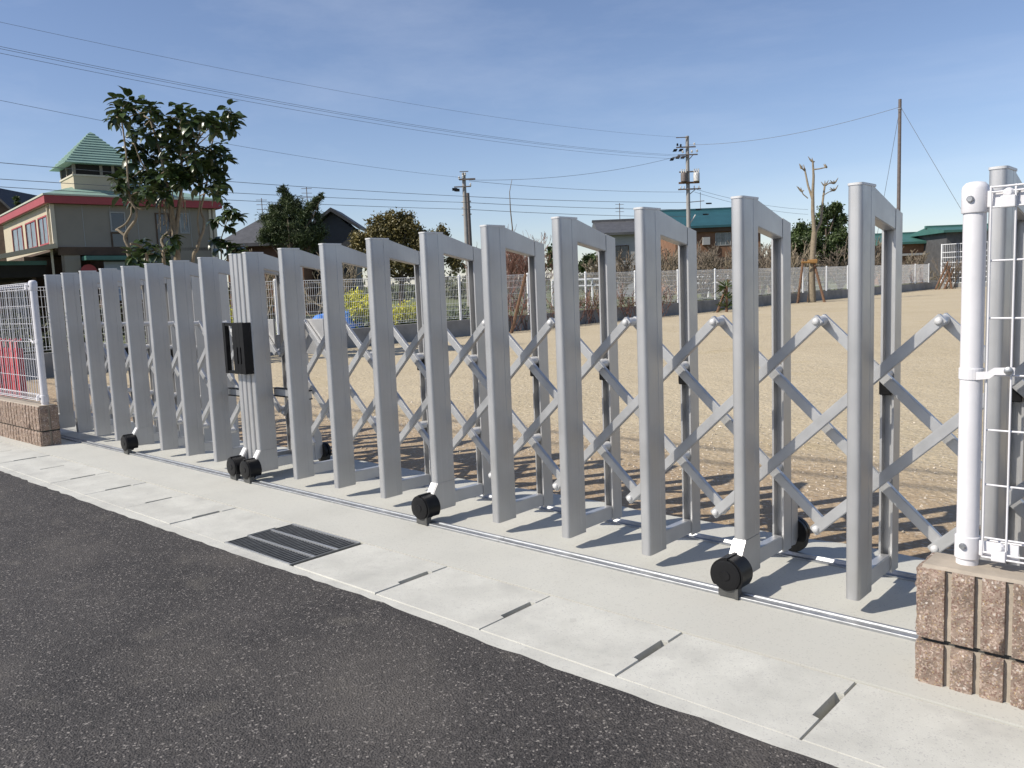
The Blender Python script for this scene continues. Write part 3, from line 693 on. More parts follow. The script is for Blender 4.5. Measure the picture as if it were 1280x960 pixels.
for k in range(26):          # dry hanging leaf sheaths round the fork
    x = rn.uniform(198, 232); limb([(x, rn.uniform(238, 255)), (x+rn.uniform(-5, 5), rn.uniform(268, 292))], .012, .004, rn.uniform(-.25, .1), rn.uniform(-.25, .1), False)
cl = [(147,130),(144,146),(160,127),(156,141),(182,132),(177,146),(190,139),(222,135),(231,142),(214,149),(239,151),(262,150),(285,138),(276,149),(293,146),(254,152),(270,160),(289,156),(170,165),(185,166),(200,160),(215,165),(230,165),(160,181),(175,185),(195,180),(210,180),(228,178),(165,196),(185,198),(200,198),(216,195),(237,172),(262,189),(275,186),(281,195),(268,201),(255,196),(155,215),(149,225),(165,222),(180,215),(195,215),(210,212),(225,212),(240,210),(255,212),(270,215),(277,223),(200,230),(215,231),(230,228),(190,241),(160,238),(180,240),(245,226),(266,235),(205,243),(150,236),(166,246),(273,239),(236,194),(246,204),(222,222),(186,226),(172,232),
      (178,316),(192,311),(205,320),(168,323),(190,326),(214,300),(180,306)]
def leaf_proto(m):
    mb = MB(); ws = [0, .44, .58, .50, .26, 0]; ln = [0, .14, .36, .6, .84, 1.0]; z = [0, .02, .03, .0, -.06, -.14]
    for i in range(6):
        mb.v += [(-ws[i]*.5, ln[i], z[i]+ws[i]*.12), (0, ln[i], z[i]), (ws[i]*.5, ln[i], z[i]+ws[i]*.12)]
    for i in range(5):
        a = i*3; mb.f += [(a, a+1, a+4, a+3), (a+1, a+2, a+5, a+4)]
    return mb
LP = leaf_proto('leaf_glossy'); LPM = LP.mesh('leaf', 'leaf_glossy', 80)
leaves = []
lowz = 0
for i, (x, y) in enumerate(cl):
    c = P2(x, y, rn.uniform(-.75, .75)); nb_ = min(limbs, key=lambda q: (q-c).length)
    if (nb_-c).length > .12:
        trunk.tube([nb_, nb_.lerp(c, .5)+Vector((rn.uniform(-.05, .05), rn.uniform(-.05, .05), .03)), c], [.012, .008, .005], 5, caps=False)
    up = ((c-nb_).normalized()*.6 + Vector((0, 0, .7))).normalized()
    for k in range(rn.randint(17, 23)):
        az = 2*math.pi*(k*.382)+rn.uniform(-.3, .3); el = rn.uniform(-1.15, .55)
        d = (Vector((math.cos(az)*math.cos(el), math.sin(az)*math.cos(el), math.sin(el)-.15)) + up*.25).normalized()
        s = rn.uniform(.13, .24); side = d.cross(Vector((0, 0, 1))+Vector((rn.uniform(-.5, .5), rn.uniform(-.5, .5), 0))).normalized(); nn = side.cross(d)
        leaves.append(Matrix(((side.x*s, d.x*s, nn.x*s, c.x+d.x*.035), (side.y*s, d.y*s, nn.y*s, c.y+d.y*.035), (side.z*s, d.z*s, nn.z*s, c.z+d.z*.035+rn.uniform(-.1, .1)), (0, 0, 0, 1))))
tr_ = rel(trunk, OT).build('trunk', 'bark_pale', bt, 60)
leaves.sort(key=lambda m: (m.translation-CAM).length)
for m_ in leaves[:300]:
    o = link('leaf', LPM, bt); o.matrix_basis = Matrix.Translation(-OT) @ m_
mb = MB()
for m_ in leaves[300:]: mb.add([m_ @ Vector(p) for p in LP.v], LP.f)
rel(mb, OT).build('foliage', 'leaf_glossy', bt, 80)['kind'] = 'stuff'
# young sapling of the same kind to its side
sp = at_d(284, 400, 15.2); ys_ = thing('sapling', (sp.x, sp.y, gz(sp.y)), 'thin young glossy-leaved sapling next to the contorted tree', 'tree'); OS = ys_.location.copy()
trunk = MB(); tw = [OS.copy(), at_d(277, 330, 15.2), at_d(276, 300, 15.2), at_d(281, 284, 15.2), at_d(288, 264, 15.2)]; trunk.tube(tw, [.02, .014, .012, .009, .006], 6)
lm = MB()
for (x, y) in ((288,262),(293,268),(284,256),(298,272),(287,284),(268,276),(278,270),(281,303),(294,308),(273,311),(288,316),(302,312),(296,320),(270,300)):
    c = at_d(x, y, 15.2+rn.uniform(-.25, .25)); nb_ = min(tw[1:], key=lambda q: (q-c).length); trunk.tube([nb_, c], [.008, .004], 4)
    for k in range(rn.randint(8, 12)):
        az = k*2.4+rn.uniform(-.3, .3); el = rn.uniform(-.9, .5); d = Vector((math.cos(az)*math.cos(el), math.sin(az)*math.cos(el), math.sin(el))); s = rn.uniform(.15, .24)
        side = d.cross(Vector((rn.uniform(-.4, .4), rn.uniform(-.4, .4), 1))).normalized(); nn = side.cross(d)
        m_ = Matrix(((side.x*s, d.x*s, nn.x*s, c.x), (side.y*s, d.y*s, nn.y*s, c.y), (side.z*s, d.z*s, nn.z*s, c.z), (0, 0, 0, 1))); lm.add([m_ @ Vector(p) for p in LP.v], LP.f)
rel(trunk, OS).build('trunk', 'bark_pale', ys_, 60); rel(lm, OS).build('crown', 'leaf_glossy', ys_, 80)

# ---- generic far tree: trunk + clumped crown
def far_tree(name, label, lobes, depth, leafm, n, size, seed, group=None, trunk_r=.12, asp=.6, bark='bark_dark', ground=None):
    """lobes: (px, py, radius px, [depth offset]); the crown's lobes sit round a real trunk"""
    s = depth/FPX; xs_ = [l[0] for l in lobes]; cx = sum(xs_)/len(xs_)
    b = at_d(cx, 370, depth); z0 = gz(min(b.y, 60))-.05 if ground is None else ground; O = Vector((b.x, b.y, z0)); rn = random.Random(seed)
    t = thing(name, O, label, 'tree', group); pts = []
    tm = MB(); top = max(at_d(l[0], l[1], depth).z for l in lobes)
    tm.tube([O, O+Vector((.05, .03, (top-z0)*.4)), O+Vector((0, .0, (top-z0)*.75))], [trunk_r, trunk_r*.75, trunk_r*.35], 7)
    for l in lobes:
        c = at_d(l[0], l[1], depth + (l[3] if len(l) > 3 else rn.uniform(-.5, .5)*l[2]*s)); r = l[2]*s
        tm.tube([O+Vector((0, 0, min((c.z-z0)*.6, (top-z0)*.6))), O.lerp(c, .7)+Vector((0, 0, (c.z-O.z)*.12)), c], [trunk_r*.4, trunk_r*.25, .02], 5)
        for k in range(14):      # each lobe is itself a handful of clumps
            d = Vector((rn.gauss(0, 1), rn.gauss(0, 1), rn.gauss(0, 1))).normalized()*r*rn.uniform(.1, .95); rr = r*rn.uniform(.3, .62); pts.append((c+d, rr, rr, rr*.8))
    rel(tm, O).build('trunk', bark, t, 60); rel(leaf_cloud(pts, n, size, seed, asp=asp), O).build('crown', leafm, t)
    return t
far_tree('pine_tree', 'dark green pine with tufted spires before the dark gabled house',
         [(354,240,7),(356,252,10),(350,263,13),(366,262,13),(345,277,17),(365,278,20),(385,268,13),(397,250,7),(392,258,9),(402,245,4),(380,285,20),(350,294,20),(370,298,22),(395,290,17),(338,298,14),(332,291,8),(354,234,3)], 40, 'leaf_pine', 52000, .20, 5, asp=.16, trunk_r=.09)
far_tree('round_tree', 'rounded olive brown evergreen tree behind the yellow flowers',
         [(482,292,20),(500,290,20),(470,285,16),(490,275,14),(468,318,20),(540,310,14),(508,278,14),(520,292,14),(455,300,16),(475,305,20),(500,302,22),(520,312,18),(460,325,20),(490,328,22),(515,330,18),(545,318,15),(552,292,10),(535,300,12),(565,325,14),(445,318,12)], 45, 'leaf_round', 52000, .15, 6, trunk_r=.18)
far_tree('evergreen_tree', 'dense green tree rising behind the pruned staked tree',
         [(1045,258,10),(1035,268,12),(1050,275,12),(1025,285,12),(1045,295,16),(1000,290,14),(1015,305,18),(990,305,14),(1035,315,18),(1055,315,12),(1058,298,8)], 44, 'leaf_green', 30000, .15, 7, trunk_r=.12)
far_tree('conifer_tree', 'tiny pointed conifer showing between the school house and the dark roof', [(21,248,2.5),(22,255,4),(22,263,6),(22,272,8)], 60, 'leaf_green', 700, .35, 8)
far_tree('evergreen_tree', 'small bright green bush tree glimpsed beside the reddish thicket', [(688,318,9),(690,330,10),(694,312,6),(738,325,13),(728,332,10),(750,335,9)], 52, 'leaf_green', 2600, .22, 9)

# ---- bare shrubs and orchard trees beyond the fence
def bare(name, label, px_, depth, h, seed, m='twig', group=None, depthn=4, r=.05, spread=.75, stems=3, minr=.006, x_off=None):
    b = at_d(px_, 365, depth); O = Vector((b.x, b.y, gz(min(b.y, 60))-.08)); rn = random.Random(seed); t = thing(name, O, label, 'tree', group); mb = MB(); tips = []
    for k in range(stems):
        branches(mb, (rn.uniform(-.1, .1), rn.uniform(-.1, .1), 0), (rn.uniform(-.5, .5), rn.uniform(-.5, .5), 1), h*.42, r, depthn, rn, tips, spread, .12, 3, 5, minr)
    mb.build('branches', m, t); return t
k = 0
for (px_, dep, h) in ((748,47,2.6),(778,46,2.7),(818,44,2.8),(850,45,3.0),(880,44,2.9),(903,52,3.1),(925,45,2.8),(950,45,2.9),(973,44,2.9),(995,42,2.7),(1048,43,2.6),(1073,44,2.8),(1100,46,2.7),(762,52,2.6),(800,50,2.7),(835,50,3.0),(865,49,2.8),(893,50,2.7),(912,48,3.0),(935,52,2.9),(962,50,3.0),(985,47,2.8),(1005,50,3.0),(1030,46,2.6),(1062,50,3.0),(1085,48,2.8),(1118,55,2.6),(1140,58,2.6)):
    bare('orchard_tree', 'low bare tangled orchard tree beyond the yard fence', px_, dep, h*.95, 40+k, 'twig' if k % 3 else 'bark_pale', 'bare orchard trees', 5, .08, .85, 3, .014); k += 1
for i, (px_, dep, h) in enumerate(((640,40,3.4),(655,42,3.4),(670,41,3.0),(632,43,3.0))):
    bare('thicket_shrub', 'reddish leafless shrub of the dense thicket by the leaning stake', px_, dep, h, 70+i, 'twig_red', 'reddish thicket shrubs', 5, .045, .6, 5, .008)
for i, (px_, dep, h) in enumerate(((322,28,2.9),(335,30,3.0),(385,27,2.6),(420,26,2.4),(440,30,2.8))):
    bare('bare_shrub', 'pale bare branching shrub beyond the fence near the blue sheet', px_, dep, h, 80+i, 'bark_pale', 'pale bare shrubs by the blue sheet', 4, .05, .9, 2, .012)
# low hedge growth along the outside of the fence
for i, (x, y0_, y1_, h, m_, n_, lab) in enumerate(((-16.2, 2.5, 7.5, 1.1, 'leaf_hedge', 3800, 'dark hedge plants outside the fence close to the big-leaved tree'), (-16.3, 13.8, 16.5, .75, 'leaf_green', 1500, 'short green weeds outside the fence after the yellow flowers'), (-17.5, 26.5, 44, .35, 'leaf_hedge', 1800, 'low grey green field growth outside the far fence'))):
    pts = []; rn = random.Random(90+i)
    for k in range(26): yy = rn.uniform(y0_, y1_); pts.append(((x+rn.uniform(-.7, .7), yy, gz(yy)+h*rn.uniform(.3, .75)), .5, .5, h*.3))
    O = Vector((x, (y0_+y1_)/2, 0)); o = rel(leaf_cloud(pts, n_, .12, 100+i), O).build('ground_cover', m_); o.location = O; tag(o, lab, 'plants', kind='stuff')
# rambling bare vines against the fence
for i, (y, dx) in enumerate(((15.9, .5), (17.6, .5), (18.6, .45), (19.6, .5), (20.6, .5), (22.2, .5))):
    rn = random.Random(120+i); t = thing('bare_vine', (FX+dx-.3, y, gz(y)), 'thin reddish bare plant climbing at the inner side of the fence kerb', 'plant', 'bare plants along the fence'); mb = MB(); tips = []
    for k in range(9): branches(mb, (rn.uniform(-.15, .15), rn.uniform(-.5, .5), -.03), (rn.uniform(-.3, .3), rn.uniform(-.7, .7), 1), .55, .012, 2, rn, tips, .6, .1, 3, 4, .005)
    mb.build('stems', 'twig_red', t)
    lf = leaf_cloud([((0, 0, .55), .25, .7, .5)], 90, .07, 130+i); lf.build('leaves', 'leaf_hedge', t)
# yellow flowers
for i, (y0_, y1_, h) in enumerate(((at_x(431, 380, -15.3).y, at_x(466, 380, -15.3).y, 1.05), (at_x(490, 385, -15.3).y, at_x(520, 385, -15.3).y, .72), (at_x(284, 380, -15.3).y, at_x(296, 380, -15.3).y, .9))):
    rn = random.Random(140+i); O = Vector((-15.3, (y0_+y1_)/2, .03)); t = thing('flower_patch', O, ('tall', 'shorter', 'small')[i] + ' clump of yellow rape flowers just outside the white fence', 'flowers', 'clumps of yellow flowers'); pts = []; pg = []
    for k in range(40):
        yy = rn.uniform(y0_, y1_)-O.y; hh = h*rn.uniform(.55, 1.05); xx = rn.uniform(-.5, .5); pts.append(((xx, yy, hh), .14, .14, .16)); pg.append(((xx, yy, hh*.5), .15, .15, hh*.4))
    leaf_cloud(pts, int(2300*(y1_-y0_)), .05, 150+i, asp=.9).build('blossoms', 'flower_yellow', t); leaf_cloud(pg, int(800*(y1_-y0_)), .10, 160+i).build('stems', 'leaf_green', t)
# blue sheet
mb = MB(); nx, ny = 14, 16
for j in range(ny+1):
    for i in range(nx+1):
        u_, v_ = i/nx-.5, j/ny-.5; mb.v.append((u_*1.0, v_*1.5, .62*(1-(abs(u_)*1.9)**2.2)*(1-(abs(v_)*1.8)**4)+.06+.16*noise.noise((u_*5, v_*6, 2))+.06*noise.noise((u_*14, v_*16, 5))))
for j in range(ny):
    for i in range(nx): a = j*(nx+1)+i; mb.f.append((a, a+1, a+nx+2, a+nx+1))
o = mb.build('plastic_sheet', 'tarp', None, 40); o.location = (-15.45, at_x(420, 390, -15.4).y, 0.03); tag(o, 'crumpled bright blue plastic sheet outside the fence beside the yellow flowers', 'sheet')

# ---- pruned tree with stakes
pb = at_d(1015, 376, 33.5); PT = Vector((pb.x, pb.y, gz(pb.y)-.02)); pt = thing('pruned_tree', PT, 'pale pruned tree with stubby knobbed limbs tied to wooden stakes', 'tree'); DP = 33.5; mb = MB()
def PP(x, y, dd=0): return at_d(x, y, DP+dd)
mb.tube([PT, PP(1014.5, 345), PP(1016, 315), PP(1018, 290)], [.16, .13, .115, .105], 10)
KN = []
def plimb(pix, r0, r1, dd=0):
    pts = [PP(x, y, dd*i/max(1, len(pix)-1)) for i, (x, y) in enumerate(pix)]; mb.tube(pts, [.72*(r0+(r1-r0)*i/(len(pix)-1)) for i in range(len(pix))], 7); KN.append(pts[-1])
plimb([(1018,292),(1016,265),(1016,240),(1017,220),(1016,202)], .12, .05); plimb([(1016,250),(1010,232),(1006,212)], .07, .045, .4); plimb([(1016,212),(1024,211),(1033,209)], .04, .03, -.3)
plimb([(1019,290),(1026,278),(1028,255),(1031,232)], .09, .05, .5); plimb([(1031,232),(1037,229),(1043,229)], .035, .03, .2); plimb([(1028,245),(1036,240),(1043,238)], .03, .02, .2)
plimb([(1010,248),(1004,243),(1002,239)], .03, .03); plimb([(1006,214),(1002,210)], .035, .03)
for q in KN:
    for k in range(4):
        rn2 = random.Random(k*7+int(abs(q.x)*50)); d = Vector((rn2.uniform(-1, 1), rn2.uniform(-1, 1), rn2.uniform(-.2, 1))); mb.tube([q, q+d*.07, q+d*.17+Vector((0, 0, .05))], [.045, .03, .01], 5)
rel(mb, PT).build('trunk', 'bark_pale', pt, 60)
for i, (xb, yb, xt, yt, dd) in enumerate(((997,376,1004,324,-.3),(1031,374,1018,330,-.4),(1010,373,1017,325,.7))):
    b = PP(xb, yb, dd); b.z = gz(b.y)-.05; mb = MB(); mb.tube([b, PP(xt, yt, dd*.3)], [.055, .05], 7); s_ = thing('tree_stake', b, 'brown wooden stake propping the pale pruned tree', 'stake', 'stakes of the pruned tree'); rel(mb, b).build('pole', 'stake_wood', s_)
mb = MB(); mb.tube([PP(1002, 328, -.25), PP(1021, 328, -.3)], [.045, .045], 6); mb.tube([PP(1010, 327, -.17), PP(1021, 326, -.17)], .075, 8); rel(mb, PT).build('tie_bar', 'rope', pt)
# leaning stakes in the yard
def stake(p0, p1, depth, label, grp=None, r=.05):
    b = at_d(*p0, depth); b.z = gz(b.y)-.04; t = thing('wooden_stake', b, label, 'stake', grp); mb = MB(); mb.tube([b, at_d(*p1, depth+.15)], [r, r*.85], 7); rel(mb, b).build('pole', 'stake_wood', t)
stake((638, 398), (657, 343), 20.3, 'single leaning brown stake standing before the reddish thicket', r=.045)
stake((896, 386), (911, 350), 27.6, 'leaning brown stake with a small spiky green plant', r=.045)
for a, b in (((1169,362),(1185,327)), ((1173,362),(1188,332)), ((1180,360),(1192,336)), ((1190,358),(1184,330))): stake(a, b, 46, 'brown stake of the bundle leaning by the tall railed fence', 'bundle of leaning stakes', .06)
c = at_d(908, 362, 27.6); lf = MB(); rn = random.Random(5)
for k in range(60):
    az = rn.uniform(0, 6.28); el = rn.uniform(-.5, 1.2); d = Vector((math.cos(az)*math.cos(el), math.sin(az)*math.cos(el), math.sin(el))); s_ = d.cross(Vector((0, 0, 1))).normalized()*.02; L_ = rn.uniform(.3, .5); o_ = Vector((0, 0, rn.choice((.15, .45, .8))))
    lf.add([o_-s_, o_+s_, o_+d*L_*.6+s_, o_+d*L_-Vector((0, 0, .08)), o_+d*L_*.6-s_], [(0, 1, 2, 3, 4)])
cz = Vector((c.x, c.y, gz(c.y))); t = thing('spiky_plant', cz, 'small spiky green plant tied to a leaning stake', 'plant'); lf.build('leaves', 'leaf_green', t); mb = MB(); mb.tube([(0, 0, -.05), (.02, 0, .85)], [.05, .035], 6); mb.build('stem', 'stake_wood', t)
c = at_d(1186, 345, 46.3); t = thing('bare_shrub', Vector((c.x, c.y, gz(c.y))), 'small bare shrub standing among the bundled stakes', 'shrub'); mb = MB(); tips = []; rn = random.Random(8)
for k in range(9): branches(mb, (rn.uniform(-.3, .3), rn.uniform(-.3, .3), -.04), (rn.uniform(-.4, .4), rn.uniform(-.4, .4), 1), .8, .025, 3, rn, tips, .6, .15, 3, 4, .008)
mb.build('branches', 'twig', t)

# ================================================================== BUILDINGS
def frame_thing(name, O, u, label):     # Empty with its x axis along u
    t = thing(name, O, label, 'building'); t.rotation_euler = (0, 0, math.atan2(u[1], u[0])); return t
def pbox(t, name, a, b, m, parent=None, bevel=0): mb = MB(); mb.box(a, b); return mb.build(name, m, parent or t, bevel=bevel)
def window(t, axis, fixed, a0, a1, z0, z1, out, fm='trim_cream', gm='glass', mull=1):
    """window in a wall plane; axis 'x' runs along x at y=fixed, 'y' runs along y at x=fixed; out = outward sign"""
    def bx_(lo, hi, zz0, zz1, d0, d1):
        mb = MB(); f0, f1 = sorted((fixed+out*d0, fixed+out*d1))
        mb.box((lo, f0, zz0), (hi, f1, zz1)) if axis == 'x' else mb.box((f0, lo, zz0), (f1, hi, zz1)); return mb
    g = bx_(a0, a1, z0, z1, -.03, .012).build('window', gm, t); w_ = .06
    for (l, h, q0, q1) in ((a0-w_, a0, z0-w_, z1+w_), (a1, a1+w_, z0-w_, z1+w_), (a0, a1, z1, z1+w_), (a0, a1, z0-w_, z0)): bx_(l, h, q0, q1, -.02, .05).build('frame', fm, g)
    for k in range(1, mull+1): c_ = a0+(a1-a0)*k/(mull+1); bx_(c_-.02, c_+.02, z0, z1, 0, .03).build('mullion', fm, g)
    return g
# ---- school house
U = Vector((.13, .9915, 0)); C0 = at_d(70, 320, 36.0); C0.z = .1
sh = frame_thing('school_house', C0, (U.x, U.y), 'two-storey grey school house with red eaves and a mint green turret roof')
# local axes: x along the grey face (away), y to its left (= along the windowed face, away from the yard)
LN, DPH = 7.1, 11.0; ZE = 5.45
pbox(sh, 'upper_wall', (0, 0, 3.6), (LN, DPH, ZE), 'wall_grey')
pbox(sh, 'front_cladding', (-.03, .0, 3.55), (0, DPH, ZE-.01), 'wall_cream')
for x in (1.2, 2.35, 3.5, 4.75, 5.9): pbox(sh, 'panel_joint', (x, -.012, 3.62), (x+.025, -.001, ZE-.02), 'wall_white')
pbox(sh, 'corner_pipe', (-.13, .28, 1.0), (-.05, .36, ZE-.05), 'trim_cream'); pbox(sh, 'corner_trim', (-.06, -.05, 3.55), (.10, .10, ZE-.02), 'trim_cream'); pbox(sh, 'corner_pipe', (LN-.3, -.1, .5), (LN-.2, -.02, ZE-.05), 'trim_cream'); pbox(sh, 'corner_trim', (LN-.1, -.05, .3), (LN+.05, .05, ZE-.02), 'trim_cream')
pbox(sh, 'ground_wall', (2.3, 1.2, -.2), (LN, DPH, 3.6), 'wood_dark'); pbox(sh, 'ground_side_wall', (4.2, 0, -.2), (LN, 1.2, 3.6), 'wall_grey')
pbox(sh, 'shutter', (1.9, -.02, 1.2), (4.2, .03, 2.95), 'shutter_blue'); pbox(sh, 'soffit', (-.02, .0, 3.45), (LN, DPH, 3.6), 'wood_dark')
pbox(sh, 'lintel', (.1, -.06, 3.25), (4.2, .02, 3.6), 'wood_dark'); pbox(sh, 'awning', (1.0, -.8, 3.0), (4.15, -.02, 3.18), 'roof_green')
pbox(sh, 'column', (.32, -.02, -.2), (.95, .55, 3.45), 'wall_grey')
mb = MB(); mb.lathe((1.22, -.1, 2.5), (0, -1, 0), [(0, .34), (.06, .34)], 20); mb.build('red_disc', 'fascia_red', sh)
for (a, b) in ((.75, 2.45), (3.15, 5.25), (6.2, 8.6)): window(sh, 'y', -.03, a, b, 3.85, 4.98, -1, 'fascia_red', 'curtain_glass', 1)
window(sh, 'x', 0, 2.38, 2.92, 4.35, 5.12, -1, 'wall_white', 'glass', 0); window(sh, 'x', 0, 2.36, 2.94, 3.62, 4.2, -1, 'wood_dark', 'glass', 0)
window(sh, 'x', 0, 4.35, 4.9, 3.65, 5.12, -1, 'wood_dark', 'glass', 0); window(sh, 'x', 0, 5.45, 5.78, 4.3, 5.15, -1, 'wall_white', 'curtain_glass', 0)
e = .30
for (a, b) in (((-e, -e, ZE), (LN+e, -e+.14, ZE+.33)), ((-e, -e+.14, ZE), (-e+.14, DPH+e, ZE+.33)), ((LN+e-.14, -e+.14, ZE), (LN+e, DPH+e, ZE+.33)), ((-e+.14, DPH+e-.14, ZE), (LN+e-.14, DPH+e, ZE+.33))): pbox(sh, 'fascia', a, b, 'fascia_red')
pbox(sh, 'eave_trim', (-e-.04, -e-.04, ZE+.33), (LN+e+.04, DPH+e+.04, ZE+.40), 'fascia_light')
pbox(sh, 'eave_soffit', (-e+.14, -e+.14, ZE+.02), (LN+e-.14, DPH+e-.14, ZE+.10), 'wall_cream')
mb = MB(); q0, q1, r0, r1 = -e, LN+e, -e, DPH+e; zr = ZE+.40; zt = ZE+1.7; mid = (q0+q1)/2; off = (q1-q0)/2
mb.add([(q0, r0, zr), (q1, r0, zr), (q1, r1, zr), (q0, r1, zr), (mid, r0+off, zt), (mid, r1-off, zt)], [(0, 1, 4), (1, 2, 5, 4), (2, 3, 5), (3, 0, 4, 5)]); rf = mb.build('roof', 'roof_mint', sh)
# turret: centre in world from the picture, then to local
TW = at_d(119, 230, 38.6); inv = Matrix.Rotation(-math.atan2(U.y, U.x), 3, 'Z'); tl = inv @ (Vector((TW.x, TW.y, 0)) - Vector((C0.x, C0.y, 0))); tx, ty = tl.x, tl.y; TWZ = -.1
hw = 1.18; zb, zl, ze_, za = 5.9, 6.85, 7.35, 9.0
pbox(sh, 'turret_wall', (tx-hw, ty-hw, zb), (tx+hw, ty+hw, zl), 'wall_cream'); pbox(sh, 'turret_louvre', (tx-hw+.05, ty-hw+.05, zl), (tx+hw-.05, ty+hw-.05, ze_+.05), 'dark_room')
for (a, b) in ((-1, -1), (1, -1), (-1, 1), (1, 1), (0, -1), (-1, 0), (.45, -1)): pbox(sh, 'turret_post', (tx+a*(hw-.06)-.06, ty+b*(hw-.06)-.06, zl), (tx+a*(hw-.06)+.06, ty+b*(hw-.06)+.06, ze_), 'wall_grey')
pbox(sh, 'turret_sill', (tx-hw-.04, ty-hw-.04, zl-.05), (tx+hw+.04, ty+hw+.04, zl+.02), 'trim_cream')
mb = MB(); N_ = 13; he = 1.5
for k in range(N_):        # lapped courses
    s0 = he*(1-k/N_); s1 = he*(1-(k+1)/N_)+.012; z0_ = ze_+(za-ze_)*k/N_; z1_ = ze_+(za-ze_)*(k+1)/N_-.02; s0 += .05
    A = [(tx-s0, ty-s0, z0_-.03), (tx+s0, ty-s0, z0_-.03), (tx+s0, ty+s0, z0_-.03), (tx-s0, ty+s0, z0_-.03)]; B = [(tx-s0, ty-s0, z0_), (tx+s0, ty-s0, z0_), (tx+s0, ty+s0, z0_), (tx-s0, ty+s0, z0_)]; Cc = [(tx-s1, ty-s1, z1_), (tx+s1, ty-s1, z1_), (tx+s1, ty+s1, z1_), (tx-s1, ty+s1, z1_)]
    mb.add(A+B+Cc, [(3, 2, 1, 0)] + [f for q in range(4) for f in ((q, (q+1) % 4, 4+(q+1) % 4, 4+q), (4+q, 4+(q+1) % 4, 8+(q+1) % 4, 8+q))] + [(8, 9, 10, 11)])
mb.build('turret_roof', 'roof_mint', sh)
# porch roofs before the windowed face
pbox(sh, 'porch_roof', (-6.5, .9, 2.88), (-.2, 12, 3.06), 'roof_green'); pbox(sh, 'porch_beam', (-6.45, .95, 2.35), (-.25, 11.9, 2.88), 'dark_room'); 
mb = MB(); mb.prism([(-2.6, 3.0), (-.02, 3.55), (-.02, 3.75), (-2.6, 3.18)], -.25, .9, lambda a, b, c: (a, c, b)); mb.build('canopy_edge', 'wall_cream', sh, fix=True)
for (x, y_) in ((-6.2, 1.2), (-3.4, 1.2), (-.7, 1.2), (-6.2, 5), (-3.4, 5)): pbox(sh, 'porch_post', (x-.07, y_-.07, -.2), (x+.07, y_+.07, 2.4), 'wood_dark')
pbox(sh, 'play_panel', (-1.2, 2.2, .2), (-.9, 3.6, 2.2), 'wall_white'); pbox(sh, 'play_panel', (-2.6, 3.6, .2), (-2.3, 5.8, 2.3), 'sign_red')
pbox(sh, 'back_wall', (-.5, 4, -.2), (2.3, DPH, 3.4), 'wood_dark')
# ---- generic gabled / hipped houses
def house(name, label, pxl, pxr, eave_py, ridge_py, depth, dw, wallm, roofm, hip=False, ang=0, over=.5, gable_side=False):
    a, b = at_d(pxl, eave_py, depth), at_d(pxr, eave_py, depth); u = Vector((b.x-a.x, b.y-a.y, 0)); L_ = u.length; u.normalize()
    O = Vector((a.x, a.y, 0)); t = frame_thing(name, O, (u.x, u.y), label); ze = (a.z+b.z)/2; zr_ = at_d((pxl+pxr)/2, ridge_py, depth+dw/2).z
    pbox(t, 'wall', (over, over, -.3), (L_-over, dw-over, ze), wallm)
    mb = MB(); h = min(dw/2, L_*.38) if hip else 0
    if gable_side:
        mb.prism([(0, ze), (0, ze-.2), (L_/2, zr_-.24), (L_, ze-.2), (L_, ze), (L_/2, zr_)], 0, dw, lambda p, q, r_: (p, r_, q))
        g_ = MB(); g_.prism([(over, ze-.31), (over, ze-.12), (L_/2, zr_-.22), (L_-over, ze-.12), (L_-over, ze-.31)], over+.05, dw-over, lambda p, q, r_: (p, r_, q)); g_.build('gable', wallm, t, fix=True)
    else:
        V_ = [(0, 0, ze), (L_, 0, ze), (L_, dw, ze), (0, dw, ze), (h, dw/2, zr_), (L_-h, dw/2, zr_)]
        mb.add(V_, [(0, 1, 5, 4), (2, 3, 4, 5), (0, 4, 3), (1, 2, 5), (0, 3, 2, 1)]); mb.v += [(p[0], p[1], p[2]-.2) for p in V_[:4]]; mb.f += [(6, 7, 1, 0), (7, 8, 2, 1), (8, 9, 3, 2), (9, 6, 0, 3)]
    r_ = mb.build('roof', roofm, t, fix=True)
    if not gable_side: pbox(t, 'ridge_cap', (h-.1, dw/2-.16, zr_-.08), (L_-h+.1, dw/2+.16, zr_+.14), roofm, r_)
    return t, L_, ze, zr_
g1, L1, z1, zr1 = house('gabled_house', 'dark house with a black tiled gable showing beside the pine', 380, 449, 284, 263, 52, 3.5, 'roof_black', 'roof_black', gable_side=True)
g2, L2, z2, zr2 = house('tiled_house', 'low house with a grey tiled hipped roof behind the sapling', 268, 385, 303, 272, 50, 6, 'wood_wall', 'roof_tile', hip=True)
window(g2, 'x', .5, 1.0, 2.0, 1.0, 2.1, -1, 'wall_white', 'glass')
g3, L3, z3, zr3 = house('tiled_house', 'pale house with a grey tiled roof next to the teal roofed building', 748, 818, 290, 276, 66, 8, 'wall_white', 'roof_tile', hip=False)
window(g3, 'x', .5, 1.2, 2.4, 3.2, 4.2, -1, 'wood_dark', 'glass'); window(g3, 'x', .5, 2.9, 3.8, 1.2, 2.6, -1, 'wood_dark', 'glass')
g4, L4, z4, zr4 = house('timber_house', 'brown timber building under a broad teal green roof behind the utility pole', 838, 960, 281, 262, 72, 9, 'wood_wall', 'roof_teal')
window(g4, 'x', .5, 4.05, 5.3, 4.25, 5.25, -1, 'wall_white', 'curtain_glass', 2); pbox(g4, 'air_conditioner', (2.85, .1, 4.3), (3.45, .5, 4.95), 'wall_white')
pbox(g4, 'eave_board', (.05, .2, z4-.55), (L4-.05, .35, z4-.2), 'wood_dark'); pbox(g4, 'lower_band', (.3, .38, 2.6), (L4-.3, .5, 3.2), 'wood_dark'); pbox(g4, 'downpipe', (1.3, .35, 0), (1.42, .49, z4-.3), 'wood_dark')
